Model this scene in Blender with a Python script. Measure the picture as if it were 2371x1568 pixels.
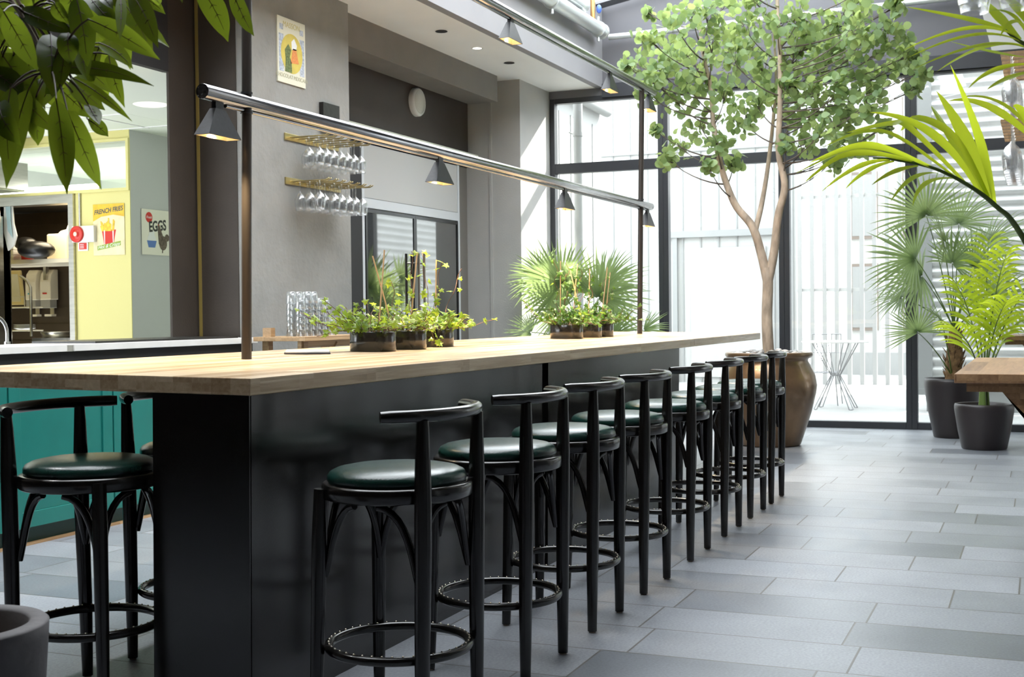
import bpy, bmesh, math, random
from mathutils import Vector, Matrix, Euler, Quaternion
import numpy as np
for o in list(bpy.data.objects): bpy.data.objects.remove(o, do_unlink=True)
S = bpy.context.scene
COL = S.collection
R = math.radians
rnd = random.Random(7)

# ---------------------------------------------------------------- camera, sky, sun, exposure
W, H, FPX = 2371, 1568, 2940.46
CAMZ = 1.30
yaw, pitch, roll = R(22.6724), R(-1.12635), R(-0.63229)
fw = Vector((math.cos(yaw)*math.cos(pitch), math.sin(yaw)*math.cos(pitch), math.sin(pitch)))
rt0 = fw.cross(Vector((0, 0, 1))).normalized(); up0 = rt0.cross(fw)
RT = rt0*math.cos(roll)+up0*math.sin(roll); UP = -rt0*math.sin(roll)+up0*math.cos(roll)
CAM = Vector((0, 0, CAMZ))
cam = bpy.data.cameras.new('camera'); camo = bpy.data.objects.new('camera', cam); COL.objects.link(camo)
cam.sensor_width = 36; cam.lens = 36*FPX/W; cam.clip_end = 200; cam.clip_start = .05
M3 = Matrix((RT, UP, -fw)).transposed()
camo.matrix_world = Matrix.Translation(CAM) @ M3.to_4x4()
cam.dof.use_dof = True; cam.dof.focus_distance = 5.6; cam.dof.aperture_fstop = 8
S.camera = camo
S.view_settings.view_transform = 'Standard'; S.view_settings.look = 'None'
S.view_settings.gamma = 1; S.view_settings.use_curve_mapping = False
S.view_settings.exposure = 0.46
wd = bpy.data.worlds.new('sky'); S.world = wd; wd.use_nodes = True
wn = wd.node_tree.nodes; bgn = wn['Background']
bgn.inputs[0].default_value = (.90, .95, 1, 1); bgn.inputs[1].default_value = 5.0
sl = bpy.data.lights.new('sun', 'SUN'); sl.energy = 16; sl.angle = R(1.5); sl.color = (1, .95, .86)
so = bpy.data.objects.new('sun', sl); COL.objects.link(so)
SUNV = Vector((.80, -.42, .58)).normalized()           # towards the sun
so.rotation_euler = SUNV.to_track_quat('Z', 'Y').to_euler(); so.location = (20, -12, 15)

def ray(x, y): return fw+RT*((x-W/2)/FPX)-UP*((y-H/2)/FPX)
def PD(x, y, d): return CAM+ray(x, y)*d
def PX(x, y, X): r = ray(x, y); return CAM+r*(X/r.x)
def PY(x, y, Y): r = ray(x, y); return CAM+r*(Y/r.y)
def PZ(x, y, z): r = ray(x, y); return CAM+r*((z-CAMZ)/r.z)

# ---------------------------------------------------------------- materials
def newmat(name):
    m = bpy.data.materials.new(name); m.use_nodes = True
    nt = m.node_tree; return m, nt, nt.nodes, nt.links, nt.nodes['Principled BSDF']
def setp(b, col=None, rough=None, metal=None, spec=None, coat=None, coatr=None):
    if col: b.inputs['Base Color'].default_value = (*col, 1)
    if rough is not None: b.inputs['Roughness'].default_value = rough
    if metal is not None: b.inputs['Metallic'].default_value = metal
    if spec is not None: b.inputs['Specular IOR Level'].default_value = spec
    if coat is not None: b.inputs['Coat Weight'].default_value = coat
    if coatr is not None: b.inputs['Coat Roughness'].default_value = coatr
def mat(name, col, rough=.5, metal=0, spec=.5, var=0, scale=8, bump=0, bscale=40, coat=0, stretch=(1, 1, 1), rvar=0):
    m, nt, N, L, b = newmat(name); setp(b, col, rough, metal, spec, coat, .08)
    if var or bump or rvar:
        tc = N.new('ShaderNodeTexCoord'); mp = N.new('ShaderNodeMapping'); mp.inputs['Scale'].default_value = stretch
        L.new(tc.outputs['Object'], mp.inputs[0])
    if var or rvar:
        n = N.new('ShaderNodeTexNoise'); n.inputs['Scale'].default_value = scale; n.inputs['Detail'].default_value = 4
        L.new(mp.outputs[0], n.inputs['Vector'])
    if var:
        r = N.new('ShaderNodeValToRGB'); r.color_ramp.elements[0].position = .3; r.color_ramp.elements[1].position = .7
        r.color_ramp.elements[0].color = (*[c*(1-var) for c in col], 1)
        r.color_ramp.elements[1].color = (*[min(1, c*(1+var)) for c in col], 1)
        L.new(n.outputs['Fac'], r.inputs[0]); L.new(r.outputs[0], b.inputs['Base Color'])
    if rvar:
        mr = N.new('ShaderNodeMapRange'); mr.inputs[1].default_value = .3; mr.inputs[2].default_value = .7
        mr.inputs[3].default_value = max(.02, rough-rvar); mr.inputs[4].default_value = rough+rvar
        L.new(n.outputs['Fac'], mr.inputs[0]); L.new(mr.outputs[0], b.inputs['Roughness'])
    if bump:
        n2 = N.new('ShaderNodeTexNoise'); n2.inputs['Scale'].default_value = bscale; n2.inputs['Detail'].default_value = 5
        bm_ = N.new('ShaderNodeBump'); bm_.inputs['Strength'].default_value = bump; bm_.inputs['Distance'].default_value = .01
        L.new(mp.outputs[0], n2.inputs['Vector']); L.new(n2.outputs['Fac'], bm_.inputs['Height']); L.new(bm_.outputs[0], b.inputs['Normal'])
    return m
def leafmat(name, a, bcol, tr, rough=.4, trw=.45, scale=3, spec=.4, trlo=.8):
    m, nt, N, L, b = newmat(name); setp(b, a, rough, 0, spec)
    g = N.new('ShaderNodeNewGeometry'); r = N.new('ShaderNodeValToRGB')
    r.color_ramp.elements[0].color = (*a, 1); r.color_ramp.elements[1].color = (*bcol, 1)
    L.new(g.outputs['Random Per Island'], r.inputs[0]); L.new(r.outputs[0], b.inputs['Base Color'])
    t = N.new('ShaderNodeBsdfTranslucent'); t.inputs[0].default_value = (*tr, 1)
    r2 = N.new('ShaderNodeValToRGB'); r2.color_ramp.elements[0].color = (*[c*trlo for c in tr], 1); r2.color_ramp.elements[1].color = (*tr, 1); L.new(g.outputs['Random Per Island'], r2.inputs[0]); L.new(r2.outputs[0], t.inputs[0])
    mx = N.new('ShaderNodeMixShader'); mx.inputs[0].default_value = trw
    L.new(b.outputs[0], mx.inputs[1]); L.new(t.outputs[0], mx.inputs[2]); L.new(mx.outputs[0], N['Material Output'].inputs[0])
    return m
def glassmat(name, tint=(1, 1, 1), refl=.06, edge=.5, rough=0.0, haze=0):
    m, nt, N, L, b = newmat(name); N.remove(b)
    t = N.new('ShaderNodeBsdfTransparent'); t.inputs[0].default_value = (*tint, 1)
    g = N.new('ShaderNodeBsdfGlossy'); g.inputs['Roughness'].default_value = rough
    lw = N.new('ShaderNodeLayerWeight'); lw.inputs[0].default_value = .25
    mr = N.new('ShaderNodeMapRange'); mr.inputs[3].default_value = refl; mr.inputs[4].default_value = edge
    L.new(lw.outputs['Facing'], mr.inputs[0])
    mx = N.new('ShaderNodeMixShader'); L.new(mr.outputs[0], mx.inputs[0]); L.new(t.outputs[0], mx.inputs[1]); L.new(g.outputs[0], mx.inputs[2])
    if haze:
        df = N.new('ShaderNodeBsdfTranslucent'); df.inputs[0].default_value = (.95, .96, .97, 1); m2 = N.new('ShaderNodeMixShader'); m2.inputs[0].default_value = haze
        L.new(mx.outputs[0], m2.inputs[1]); L.new(df.outputs[0], m2.inputs[2]); mx = m2
    L.new(mx.outputs[0], N['Material Output'].inputs[0]); return m
def emit(name, col, s):
    m, nt, N, L, b = newmat(name); N.remove(b); e = N.new('ShaderNodeEmission'); e.inputs[0].default_value = (*col, 1); e.inputs[1].default_value = s
    L.new(e.outputs[0], N['Material Output'].inputs[0]); return m
def mth(N, L, op, a, b=None):
    n = N.new('ShaderNodeMath'); n.operation = op
    for i, v in enumerate((a, b)):
        if v is None: continue
        if isinstance(v, (int, float)): n.inputs[i].default_value = v
        else: L.new(v, n.inputs[i])
    return n.outputs[0]
def tilemat():
    m, nt, N, L, b = newmat('slate_tile'); g = N.new('ShaderNodeNewGeometry'); sp = N.new('ShaderNodeSeparateXYZ'); L.new(g.outputs['Position'], sp.inputs[0])
    RW, LN = .389, .82
    v = mth(N, L, 'DIVIDE', mth(N, L, 'ADD', sp.outputs[0], -5.01+.389*40), RW); row = mth(N, L, 'FLOOR', v); fv = mth(N, L, 'FRACT', v)
    wn_ = N.new('ShaderNodeTexWhiteNoise'); wn_.noise_dimensions = '1D'; L.new(row, wn_.inputs['W'])
    u = mth(N, L, 'ADD', mth(N, L, 'DIVIDE', mth(N, L, 'ADD', sp.outputs[1], 50), LN), wn_.outputs['Value'])
    col = mth(N, L, 'FLOOR', u); fu = mth(N, L, 'FRACT', u)
    cb = N.new('ShaderNodeCombineXYZ'); L.new(row, cb.inputs[0]); L.new(col, cb.inputs[1])
    w2 = N.new('ShaderNodeTexWhiteNoise'); w2.noise_dimensions = '2D'; L.new(cb.outputs[0], w2.inputs['Vector'])
    du = mth(N, L, 'MULTIPLY', mth(N, L, 'MINIMUM', fu, mth(N, L, 'SUBTRACT', 1, fu)), LN)
    dv = mth(N, L, 'MULTIPLY', mth(N, L, 'MINIMUM', fv, mth(N, L, 'SUBTRACT', 1, fv)), RW)
    d = mth(N, L, 'MINIMUM', du, dv); gr = mth(N, L, 'LESS_THAN', d, .0042)
    r = N.new('ShaderNodeValToRGB'); e = r.color_ramp.elements
    e[0].color = (.135, .146, .165, 1); e[1].color = (.245, .26, .285, 1); e.new(.22).color = (.185, .198, .22, 1)
    L.new(w2.outputs['Value'], r.inputs[0])
    nz = N.new('ShaderNodeTexNoise'); nz.inputs['Scale'].default_value = 90; nz.inputs['Detail'].default_value = 6; L.new(g.outputs['Position'], nz.inputs['Vector'])
    nb = N.new('ShaderNodeTexNoise'); nb.inputs['Scale'].default_value = 3; nb.inputs['Detail'].default_value = 4; L.new(g.outputs['Position'], nb.inputs['Vector'])
    def mul(c, n_, lo, hi):
        mr = N.new('ShaderNodeMapRange'); mr.inputs[1].default_value = .3; mr.inputs[2].default_value = .7; mr.inputs[3].default_value = lo; mr.inputs[4].default_value = hi
        L.new(n_.outputs['Fac'], mr.inputs[0]); vm = N.new('ShaderNodeVectorMath'); vm.operation = 'SCALE'; L.new(c, vm.inputs[0]); L.new(mr.outputs[0], vm.inputs['Scale']); return vm.outputs[0]
    c1 = mul(mul(r.outputs[0], nz, .82, 1.18), nb, .9, 1.1)
    mx = N.new('ShaderNodeMix'); mx.data_type = 'RGBA'; L.new(gr, mx.inputs[0]); L.new(c1, mx.inputs[6]); mx.inputs[7].default_value = (.085, .08, .07, 1)
    L.new(mx.outputs[2], b.inputs['Base Color'])
    rr = mth(N, L, 'ADD', mth(N, L, 'MULTIPLY', w2.outputs['Value'], .16), .33); L.new(rr, b.inputs['Roughness']); setp(b, spec=.7)
    hgt = mth(N, L, 'ADD', mth(N, L, 'MULTIPLY', gr, -1.5), mth(N, L, 'MULTIPLY', nz.outputs['Fac'], .5))
    bp = N.new('ShaderNodeBump'); bp.inputs['Strength'].default_value = .25; bp.inputs['Distance'].default_value = .004; L.new(hgt, bp.inputs['Height']); L.new(bp.outputs[0], b.inputs['Normal'])
    return m
def woodmat(name, a, bcol, rough=.35, stave=.075, length=1.3, axis=0):
    # staves running along local X (axis=0) or Y (axis=1)
    m, nt, N, L, b = newmat(name); tc = N.new('ShaderNodeTexCoord'); sp = N.new('ShaderNodeSeparateXYZ'); L.new(tc.outputs['Object'], sp.inputs[0])
    al, ac = (sp.outputs[0], sp.outputs[1]) if axis == 0 else (sp.outputs[1], sp.outputs[0])
    v = mth(N, L, 'DIVIDE', ac, stave); row = mth(N, L, 'FLOOR', v)
    zr = mth(N, L, 'FLOOR', mth(N, L, 'DIVIDE', sp.outputs[2], .0285))
    w1 = N.new('ShaderNodeTexWhiteNoise'); w1.noise_dimensions = '1D'; L.new(row, w1.inputs['W'])
    col = mth(N, L, 'FLOOR', mth(N, L, 'ADD', mth(N, L, 'DIVIDE', al, length), mth(N, L, 'MULTIPLY', w1.outputs['Value'], 7)))
    cb = N.new('ShaderNodeCombineXYZ'); L.new(row, cb.inputs[0]); L.new(col, cb.inputs[1]); L.new(zr, cb.inputs[2])
    w2 = N.new('ShaderNodeTexWhiteNoise'); w2.noise_dimensions = '3D'; L.new(cb.outputs[0], w2.inputs['Vector'])
    mp = N.new('ShaderNodeMapping'); mp.inputs['Scale'].default_value = (1.2, 22, 22) if axis == 0 else (22, 1.2, 22); L.new(tc.outputs['Object'], mp.inputs[0])
    ad = N.new('ShaderNodeVectorMath'); ad.operation = 'ADD'; sc = N.new('ShaderNodeVectorMath'); sc.operation = 'SCALE'; sc.inputs['Scale'].default_value = 9
    L.new(w2.outputs['Color'], sc.inputs[0]); L.new(mp.outputs[0], ad.inputs[0]); L.new(sc.outputs[0], ad.inputs[1])
    n = N.new('ShaderNodeTexNoise'); n.inputs['Scale'].default_value = 2.2; n.inputs['Detail'].default_value = 5; n.inputs['Distortion'].default_value = .6; L.new(ad.outputs[0], n.inputs['Vector'])
    f = mth(N, L, 'ADD', mth(N, L, 'MULTIPLY', n.outputs['Fac'], .7), mth(N, L, 'MULTIPLY', w2.outputs['Value'], .42))
    r = N.new('ShaderNodeValToRGB'); r.color_ramp.elements[0].position = .25; r.color_ramp.elements[1].position = .85
    r.color_ramp.elements[0].color = (*a, 1); r.color_ramp.elements[1].color = (*bcol, 1); L.new(f, r.inputs[0]); L.new(r.outputs[0], b.inputs['Base Color'])
    setp(b, rough=rough); bp = N.new('ShaderNodeBump'); bp.inputs['Strength'].default_value = .12; bp.inputs['Distance'].default_value = .003; L.new(n.outputs['Fac'], bp.inputs['Height']); L.new(bp.outputs[0], b.inputs['Normal'])
    return m
def corrmat(): return mat('siding', (.62, .62, .61), .45, 0, .5, .05, 2)

T = tilemat()
OAK = woodmat('oak', (.37, .24, .125), (.72, .56, .37), .27)
OAKY = woodmat('table_wood', (.17, .085, .04), (.42, .25, .13), .4, .09, 1.1)
OAKP = woodmat('pale_wood', (.32, .19, .09), (.55, .36, .19), .5, .05, .8)
PANEL = mat('dark_sheet', (.007, .0065, .0055), .18, 0, .7, .15, 2, .01, 3)
BLACK = mat('black_lacquer', (.007, .006, .005), .22, 0, .5, coat=.15)
LEATHER = mat('green_leather', (.005, .027, .021), .27, 0, .55, .12, 20, .08, 180)
STUD = mat('brass_stud', (.75, .68, .55), .18, 1)
FOOT = mat('felt_foot', (.35, .30, .22), .8)
RAILM = mat('burnished_steel', (.34, .34, .35), .2, 1, .5, .3, 12, 0, 60, stretch=(.12, 6, 6), rvar=.09)
LAMPM = mat('lamp_black', (.02, .021, .024), .38, 0, .5, .2, 60)
LAMPI = mat('lamp_lining', (.75, .62, .42), .5)
BULB = emit('warm_bulb', (1, .72, .38), 60)
PLASTER = mat('grey_plaster', (.25, .247, .235), .75, 0, .3, .1, 3, .6, 22)
PLASTL = mat('grey_plaster_smooth', (.40, .395, .38), .6, 0, .3, .04, 3, .15, 60)
BROWN = mat('brown_paint', (.042, .033, .026), .6, 0, .3, .08, 4, .15, 70)
DARKW = mat('charcoal_paint', (.022, .021, .022), .6, 0, .3)
TAUPE = mat('taupe_paint', (.18, .165, .15), .6, 0, .3, .05, 4, .15, 60)
TAUPED = mat('dark_taupe_paint', (.072, .060, .054), .6, 0, .3, .05, 4, .1, 60)
GOLD = mat('gold_trim', (.30, .22, .06), .45, .4)
CEIL = mat('ceiling_paint', (.88, .88, .85), .6, 0, .3, .02, 2)
FASC = mat('fascia_paint', (.27, .268, .28), .6, 0, .3, .03, 3)
GABLE = mat('gable_paint', (.13, .13, .142), .6, 0, .3, .03, 3)
PALEW = mat('pale_wall_paint', (.55, .55, .53), .6)
FRAME = mat('window_frame', (.030, .032, .038), .4, 0, .5)
def roofmat():
    m, nt, N, L, b = newmat('opal_roof'); t = N.new('ShaderNodeBsdfTranslucent'); t.inputs[0].default_value = (.86, .89, .92, 1)
    L.new(t.outputs[0], N['Material Output'].inputs[0]); N.remove(b); return m
ROOFG = roofmat()
PANE = glassmat('pane_glass', (.97, .99, .98), .04, .35)
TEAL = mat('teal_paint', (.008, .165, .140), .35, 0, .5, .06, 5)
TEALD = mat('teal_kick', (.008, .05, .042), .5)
MARB = mat('marble', (.74, .72, .68), .2, 0, .5, .06, 5)
STEEL = mat('stainless', (.62, .60, .55), .28, 1, .5, .1, 6, stretch=(1, 1, 8))
CHROME = mat('chrome', (.8, .8, .8), .1, 1)
YEL = mat('yellow_paint', (.72, .66, .28), .5, 0, .3)
KGREY = mat('kitchen_grey', (.56, .57, .57), .6)
KCEIL = mat('kitchen_ceiling', (.80, .84, .72), .7)
BTILE = mat('brown_tile', (.05, .035, .022), .35, 0, .5, .1, 12)
WHITE = mat('white_paint', (.85, .84, .82), .5)
CREAM = mat('cream_plastic', (.82, .74, .56), .45)
CREAMY = mat('cream_tray', (.85, .66, .30), .4)
GREYP = mat('grey_plastic', (.38, .36, .30), .5)
REDM = mat('red_plastic', (.65, .03, .02), .35)
BLACKP = mat('black_plastic', (.012, .011, .010), .35, 0, .5, .2, 30, .3, 12)
LTBLUE = mat('pale_blue', (.45, .62, .66), .5)
BRASS = mat('brass', (.50, .40, .19), .32, 1, .5, .15, 20)
CLEAR = glassmat('clear_glass', (.985, .99, .99), .05, .7, .02, .05)
TUMB = glassmat('tumbler_glass', (.97, .98, .98), .12, .85, .04, .12)
POTB = mat('gloss_pot', (.020, .017, .014), .16, 0, .6, .1, 5)
SOIL = mat('soil', (.03, .022, .015), .95, 0, .2, .4, 60, .6, 60)
STICK = mat('bamboo', (.55, .36, .19), .6)
STEMR = mat('ivy_stem', (.12, .055, .03), .6)
IVY = leafmat('ivy_leaf', (.035, .11, .015), (.16, .26, .03), (.50, .62, .05), .35, .45)
IVYB = leafmat('ivy_dark_leaf', (.02, .065, .01), (.06, .15, .02), (.25, .40, .04), .35, .4)
FICUS = leafmat('ficus_leaf', (.010, .028, .008), (.030, .065, .012), (.34, .46, .03), .28, .45, spec=.34, trlo=.12)
VEIN = mat('leaf_vein', (.06, .025, .015), .5)
KENT = leafmat('kentia_leaf', (.08, .17, .015), (.18, .29, .025), (.80, .95, .05), .35, .56)
FANL = leafmat('fan_leaf', (.055, .11, .04), (.14, .21, .08), (.42, .54, .20), .38, .45, spec=.7)
ROUNDL = leafmat('round_leaf', (.08, .155, .065), (.25, .34, .15), (.48, .60, .20), .45, .45)
BARK = mat('bark', (.36, .29, .225), .85, 0, .2, .35, 14, .6, 30, stretch=(1, 1, .4))
BARKD = mat('palm_trunk', (.20, .12, .06), .9, 0, .2, .4, 25, .8, 40)
STALK = mat('palm_stalk', (.10, .16, .03), .5)
BRONZE = mat('bronze_glaze', (.20, .125, .07), .32, .65, .6, .35, 3, .05, 8, coat=.3)
PEBA = mat('grey_pebble', (.20, .20, .20), .3, 0, .5, .4, 4)
PEBB = mat('pale_pebble', (.48, .44, .40), .35, 0, .5, .3, 5)
POTM = mat('matt_dark_pot', (.020, .015, .016), .42, 0, .5)
POTG = mat('concrete_pot', (.11, .105, .108), .7, 0, .3, .2, 6, .2, 30)
EXT = mat('white_render', (.42, .42, .412), .7)
SLAT = mat('slat_paint', (.31, .31, .305), .6); EXTG = mat('pale_grey_metal', (.27, .275, .275), .5)
TERR = mat('terrace_paving', (.36, .36, .355), .7, 0, .3, .08, 2)
SIDE = corrmat()
EXTW = mat('exterior_glass', (.26, .265, .265), .2)
EXTD = mat('exterior_dark', (.17, .14, .12), .5)
WIRE = mat('wire_steel', (.30, .30, .31), .35, .6)
PAPER = mat('paper', (.85, .85, .84), .5)
PAPERD = mat('menu_backing', (.05, .05, .06), .5)
GALV = mat('galvanised_pipe', (.62, .65, .64), .35, .6)
BLUEM = mat('valve_blue', (.05, .12, .5), .4)

# ---------------------------------------------------------------- mesh builder
class MB:
    def __init__(s): s.v = []; s.f = []; s.sm = []; s.mi = []; s.cur = 0
    def add(s, vs, fs, smooth=False):
        o = len(s.v); s.v += [tuple(p) for p in vs]; s.f += [tuple(i+o for i in q) for q in fs]; s.sm += [smooth]*len(fs); s.mi += [s.cur]*len(fs); return s
    def box(s, a, b, M=None):
        x0, y0, z0 = a; x1, y1, z1 = b
        vs = [Vector(p) for p in ((x0, y0, z0), (x1, y0, z0), (x1, y1, z0), (x0, y1, z0), (x0, y0, z1), (x1, y0, z1), (x1, y1, z1), (x0, y1, z1))]
        if M: vs = [M @ p for p in vs]
        return s.add(vs, [(0, 3, 2, 1), (4, 5, 6, 7), (0, 1, 5, 4), (1, 2, 6, 5), (2, 3, 7, 6), (3, 0, 4, 7)])
    def cbox(s, c, d, M=None):
        c = Vector(c); d = Vector(d)/2; return s.box(c-d, c+d, M)
    def rbox(s, a, b, bev=.01, seg=2):
        bm = bmesh.new(); bmesh.ops.create_cube(bm, size=1)
        a = Vector(a); b = Vector(b); d = b-a; c = (a+b)/2
        for v in bm.verts: v.co = Vector((v.co.x*d.x, v.co.y*d.y, v.co.z*d.z))+c
        bmesh.ops.bevel(bm, geom=bm.edges[:], offset=bev, segments=seg, affect='EDGES', profile=.5)
        return s.bm(bm, False)
    def bm(s, bm, smooth=True):
        bm.verts.index_update(); s.add([v.co.copy() for v in bm.verts], [[v.index for v in f.verts] for f in bm.faces], smooth); bm.free(); return s
    def tube(s, pts, r, n=10, cap=True, smooth=True, closed=False):
        pts = [Vector(p) for p in pts]; m = len(pts); rs = r if isinstance(r, (list, tuple)) else [r]*m
        vs = []; t0 = None; nrm = None
        for i, p in enumerate(pts):
            if closed: t = (pts[(i+1) % m]-pts[i-1]).normalized()
            else: t = (pts[min(i+1, m-1)]-pts[max(i-1, 0)]).normalized()
            if nrm is None:
                a = Vector((0, 0, 1)) if abs(t.z) < .9 else Vector((1, 0, 0)); nrm = (a-t*a.dot(t)).normalized()
            else:
                nrm = (nrm-t*nrm.dot(t)).normalized()
            bn = t.cross(nrm)
            vs += [p+(nrm*math.cos(2*math.pi*k/n)+bn*math.sin(2*math.pi*k/n))*rs[i] for k in range(n)]
        fs = []
        for i in range(m if closed else m-1):
            j = (i+1) % m
            for k in range(n): fs.append((i*n+k, i*n+(k+1) % n, j*n+(k+1) % n, j*n+k))
        s.add(vs, fs, smooth)
        if cap and not closed:
            s.add(vs[:n][::-1], [tuple(range(n))]); s.add(vs[-n:], [tuple(range(n))])
        return s
    def lathe(s, prof, n=32, c=(0, 0, 0), smooth=True, M=None):
        vs = []; fs = []; c = Vector(c)
        for r, z in prof:
            for k in range(n):
                p = Vector((r*math.cos(2*math.pi*k/n), r*math.sin(2*math.pi*k/n), z))
                if M: p = M @ p
                vs.append(p+c)
        for i in range(len(prof)-1):
            for k in range(n): fs.append((i*n+k, i*n+(k+1) % n, (i+1)*n+(k+1) % n, (i+1)*n+k))
        s.add(vs, fs, smooth)
        return s
    def ell(s, c, r, n=12, m=8, M=None):
        prof = [(math.sin(math.pi*i/m), -math.cos(math.pi*i/m)) for i in range(m+1)]
        A = Matrix.Diagonal(Vector(r)).to_3x3(); A = (M @ A) if M else A
        return s.lathe([(max(a, 1e-4), b) for a, b in prof], n, c, True, A)
    def prism(s, poly, o, ux, uy, th):
        o = Vector(o); ux = Vector(ux); uy = Vector(uy); nn = ux.cross(uy).normalized()*th; k = len(poly)
        vs = [o+ux*a+uy*b for a, b in poly]+[o+ux*a+uy*b+nn for a, b in poly]
        return s.add(vs, [tuple(range(k))[::-1], tuple(range(k, 2*k))]+[(i, (i+1) % k, k+(i+1) % k, k+i) for i in range(k)])
    def build(s, name, m, parent=None, off=(0, 0, 0), bevel=0, solid=0):
        me = bpy.data.meshes.new(name); off = Vector(off)
        me.from_pydata([tuple(Vector(p)-off) for p in s.v], [], s.f)
        me.polygons.foreach_set('use_smooth', s.sm)
        for q in (m if isinstance(m, (list, tuple)) else [m]): me.materials.append(q)
        me.polygons.foreach_set('material_index', s.mi)
        me.update(); o = bpy.data.objects.new(name, me); COL.objects.link(o)
        if parent: o.parent = parent
        else: o.location = off
        if bevel:
            b = o.modifiers.new('bevel', 'BEVEL'); b.width = bevel; b.segments = 2; b.limit_method = 'ANGLE'; b.angle_limit = R(40)
        if solid:
            b = o.modifiers.new('solid', 'SOLIDIFY'); b.thickness = solid
        return o
def tag(o, label, cat, group=None, kind=None):
    o['label'] = label; o['category'] = cat
    if group: o['group'] = group
    if kind: o['kind'] = kind
    return o
def thing(name, label, cat, loc=(0, 0, 0), rot=(0, 0, 0), group=None):
    o = bpy.data.objects.new(name, None); COL.objects.link(o); o.location = loc; o.rotation_euler = rot; o.empty_display_size = .1
    return tag(o, label, cat, group)
def struct(o): o['kind'] = 'structure'; return o
def sbox(name, a, b, m): return struct(MB().box(a, b).build(name, m))
def kids(o): return [c for c in bpy.data.objects if c.parent == o]
def dup(root, loc, rot=None, label=None, group=None):
    def cp(o, par):
        c = o.copy(); COL.objects.link(c); c.parent = par
        for k in kids(o): cp(k, c)
        return c
    r = cp(root, None); r.location = loc
    if rot is not None: r.rotation_euler = rot
    if label: r['label'] = label
    if group: r['group'] = group
    return r
def text(s, size, m, parent, origin, ux, uy, name='lettering', shear=0, sx=1, bold=0):
    cu = bpy.data.curves.new(name, 'FONT'); cu.body = s; cu.size = size; cu.extrude = .0004; cu.align_x = 'CENTER'; cu.align_y = 'CENTER'; cu.shear = shear
    cu.offset = bold; cu.materials.append(m); o = bpy.data.objects.new(name, cu); COL.objects.link(o); o.parent = parent
    ux = Vector(ux).normalized(); uy = Vector(uy).normalized(); n = ux.cross(uy)
    bpy.context.view_layer.update()
    me = bpy.data.meshes.new_from_object(o.evaluated_get(bpy.context.evaluated_depsgraph_get())); bpy.data.objects.remove(o); bpy.data.curves.remove(cu)
    me.transform(Matrix.Translation(Vector(origin)) @ Matrix((ux*sx, uy, n)).transposed().to_4x4())
    o = bpy.data.objects.new(name, me); COL.objects.link(o); o.parent = parent
    return o
def arc(c, r, a0, a1, n, z=0): return [(c[0]+r*math.cos(R(a0+(a1-a0)*i/n)), c[1]+r*math.sin(R(a0+(a1-a0)*i/n)), z) for i in range(n+1)]
def bez(a, b, c, n): return [a.lerp(b, i/n).lerp(b.lerp(c, i/n), i/n) for i in range(n+1)]
def bez3(p, n):
    out = []
    for i in range(n+1):
        q = list(p); t = i/n
        while len(q) > 1: q = [q[k].lerp(q[k+1], t) for k in range(len(q)-1)]
        out.append(q[0])
    return out
def oval(rx, ry, n=32): return [(rx*math.cos(2*math.pi*i/n), ry*math.sin(2*math.pi*i/n)) for i in range(n)]

# ---------------------------------------------------------------- setting
XW = 14.28
sbox('floor', (-4, -5, -.2), (XW+.12, 9.4, 0), T)
sbox('terrace', (XW+.12, -9, -.2), (34, 16, -.02), TERR)
# dark wall with the kitchen pass-through
sbox('wall_left', (7.66, 5.905, 0), (8.0, 5.925, 3.95), BROWN)
sbox('wall_left_lintel', (2, 5.905, 3.10), (7.66, 5.96, 3.95), DARKW)
sbox('wall_left_below', (2, 5.905, 0), (7.66, 5.96, 1.10), BROWN)
sbox('wall_left_near', (2, 5.905, 1.10), (4.2, 6.1, 3.1), BROWN)
b = MB().box((7.97, 5.45, 0), (9.50, 5.95, 3.949)).build('wall_pillar', PLASTER); struct(b)
sbox('trim_1', (7.962, 5.53, 0), (7.97, 5.9, 3.95), BROWN)
sbox('trim_2', (7.955, 5.86, 1.1), (7.963, 5.885, 3.95), GOLD)
# ceiling of the bar bay, fascia, beam, bulkhead
sbox('ceiling', (2, 4.80, 3.95), (XW, 6.5, 4.02), CEIL)
sbox('trim_3', (2, 4.774, 3.949), (XW, 4.86, 4.88), FASC)
sbox('trim_4', (9.50, 5.60, 3.66), (13.06, 5.95, 3.95), TAUPE)
sbox('wall_bulkhead', (9.50, 6.10, 2.99), (13.35, 6.25, 3.95), TAUPED)
sbox('wall_recess', (9.5, 7.2, 0), (13.35, 7.3, 3.2), KCEIL)
sbox('ceiling_recess', (9.5, 6.25, 3.12), (13.35, 7.2, 3.2), KCEIL)
sbox('wall_recess_side', (13.0, 6.12, 0), (13.35, 7.2, 2.99), TAUPE)
sbox('wall_column', (13.35, 5.45, 0), (XW+.12, 6.3, 3.95), PLASTL)
sbox('wall_column_back', (13.352, 5.83, 0), (13.5, 6.5, 3.95), TAUPE)
sbox('trim_5', (13.335, 5.80, 0), (13.352, 5.83, 3.9), PLASTL)
# gable wall above the windows: polygon rising from the fascia to the ridge
gp = [(-5, 3.86), (5.47, 3.86), (5.47, 4.82), (4.86, 4.92), (1.2, 5.56), (-5, 4.53)]
g = MB(); g.prism([(y, z) for y, z in gp], (XW, 0, 0), (0, 1, 0), (0, 0, 1), .12); struct(g.build('wall_far', GABLE))
sbox('trim_6', (XW-.03, -5, 3.83), (XW, 4.774, 3.99), FRAME)
g = MB(); g.prism([(.62, 4.6), (.46, 3.90), (-5, 3.90), (-5, 4.6)], (XW-.02, 0, 0), (0, 1, 0), (0, 0, 1), .06); struct(g.build('wall_far_panel', PALEW))
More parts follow.
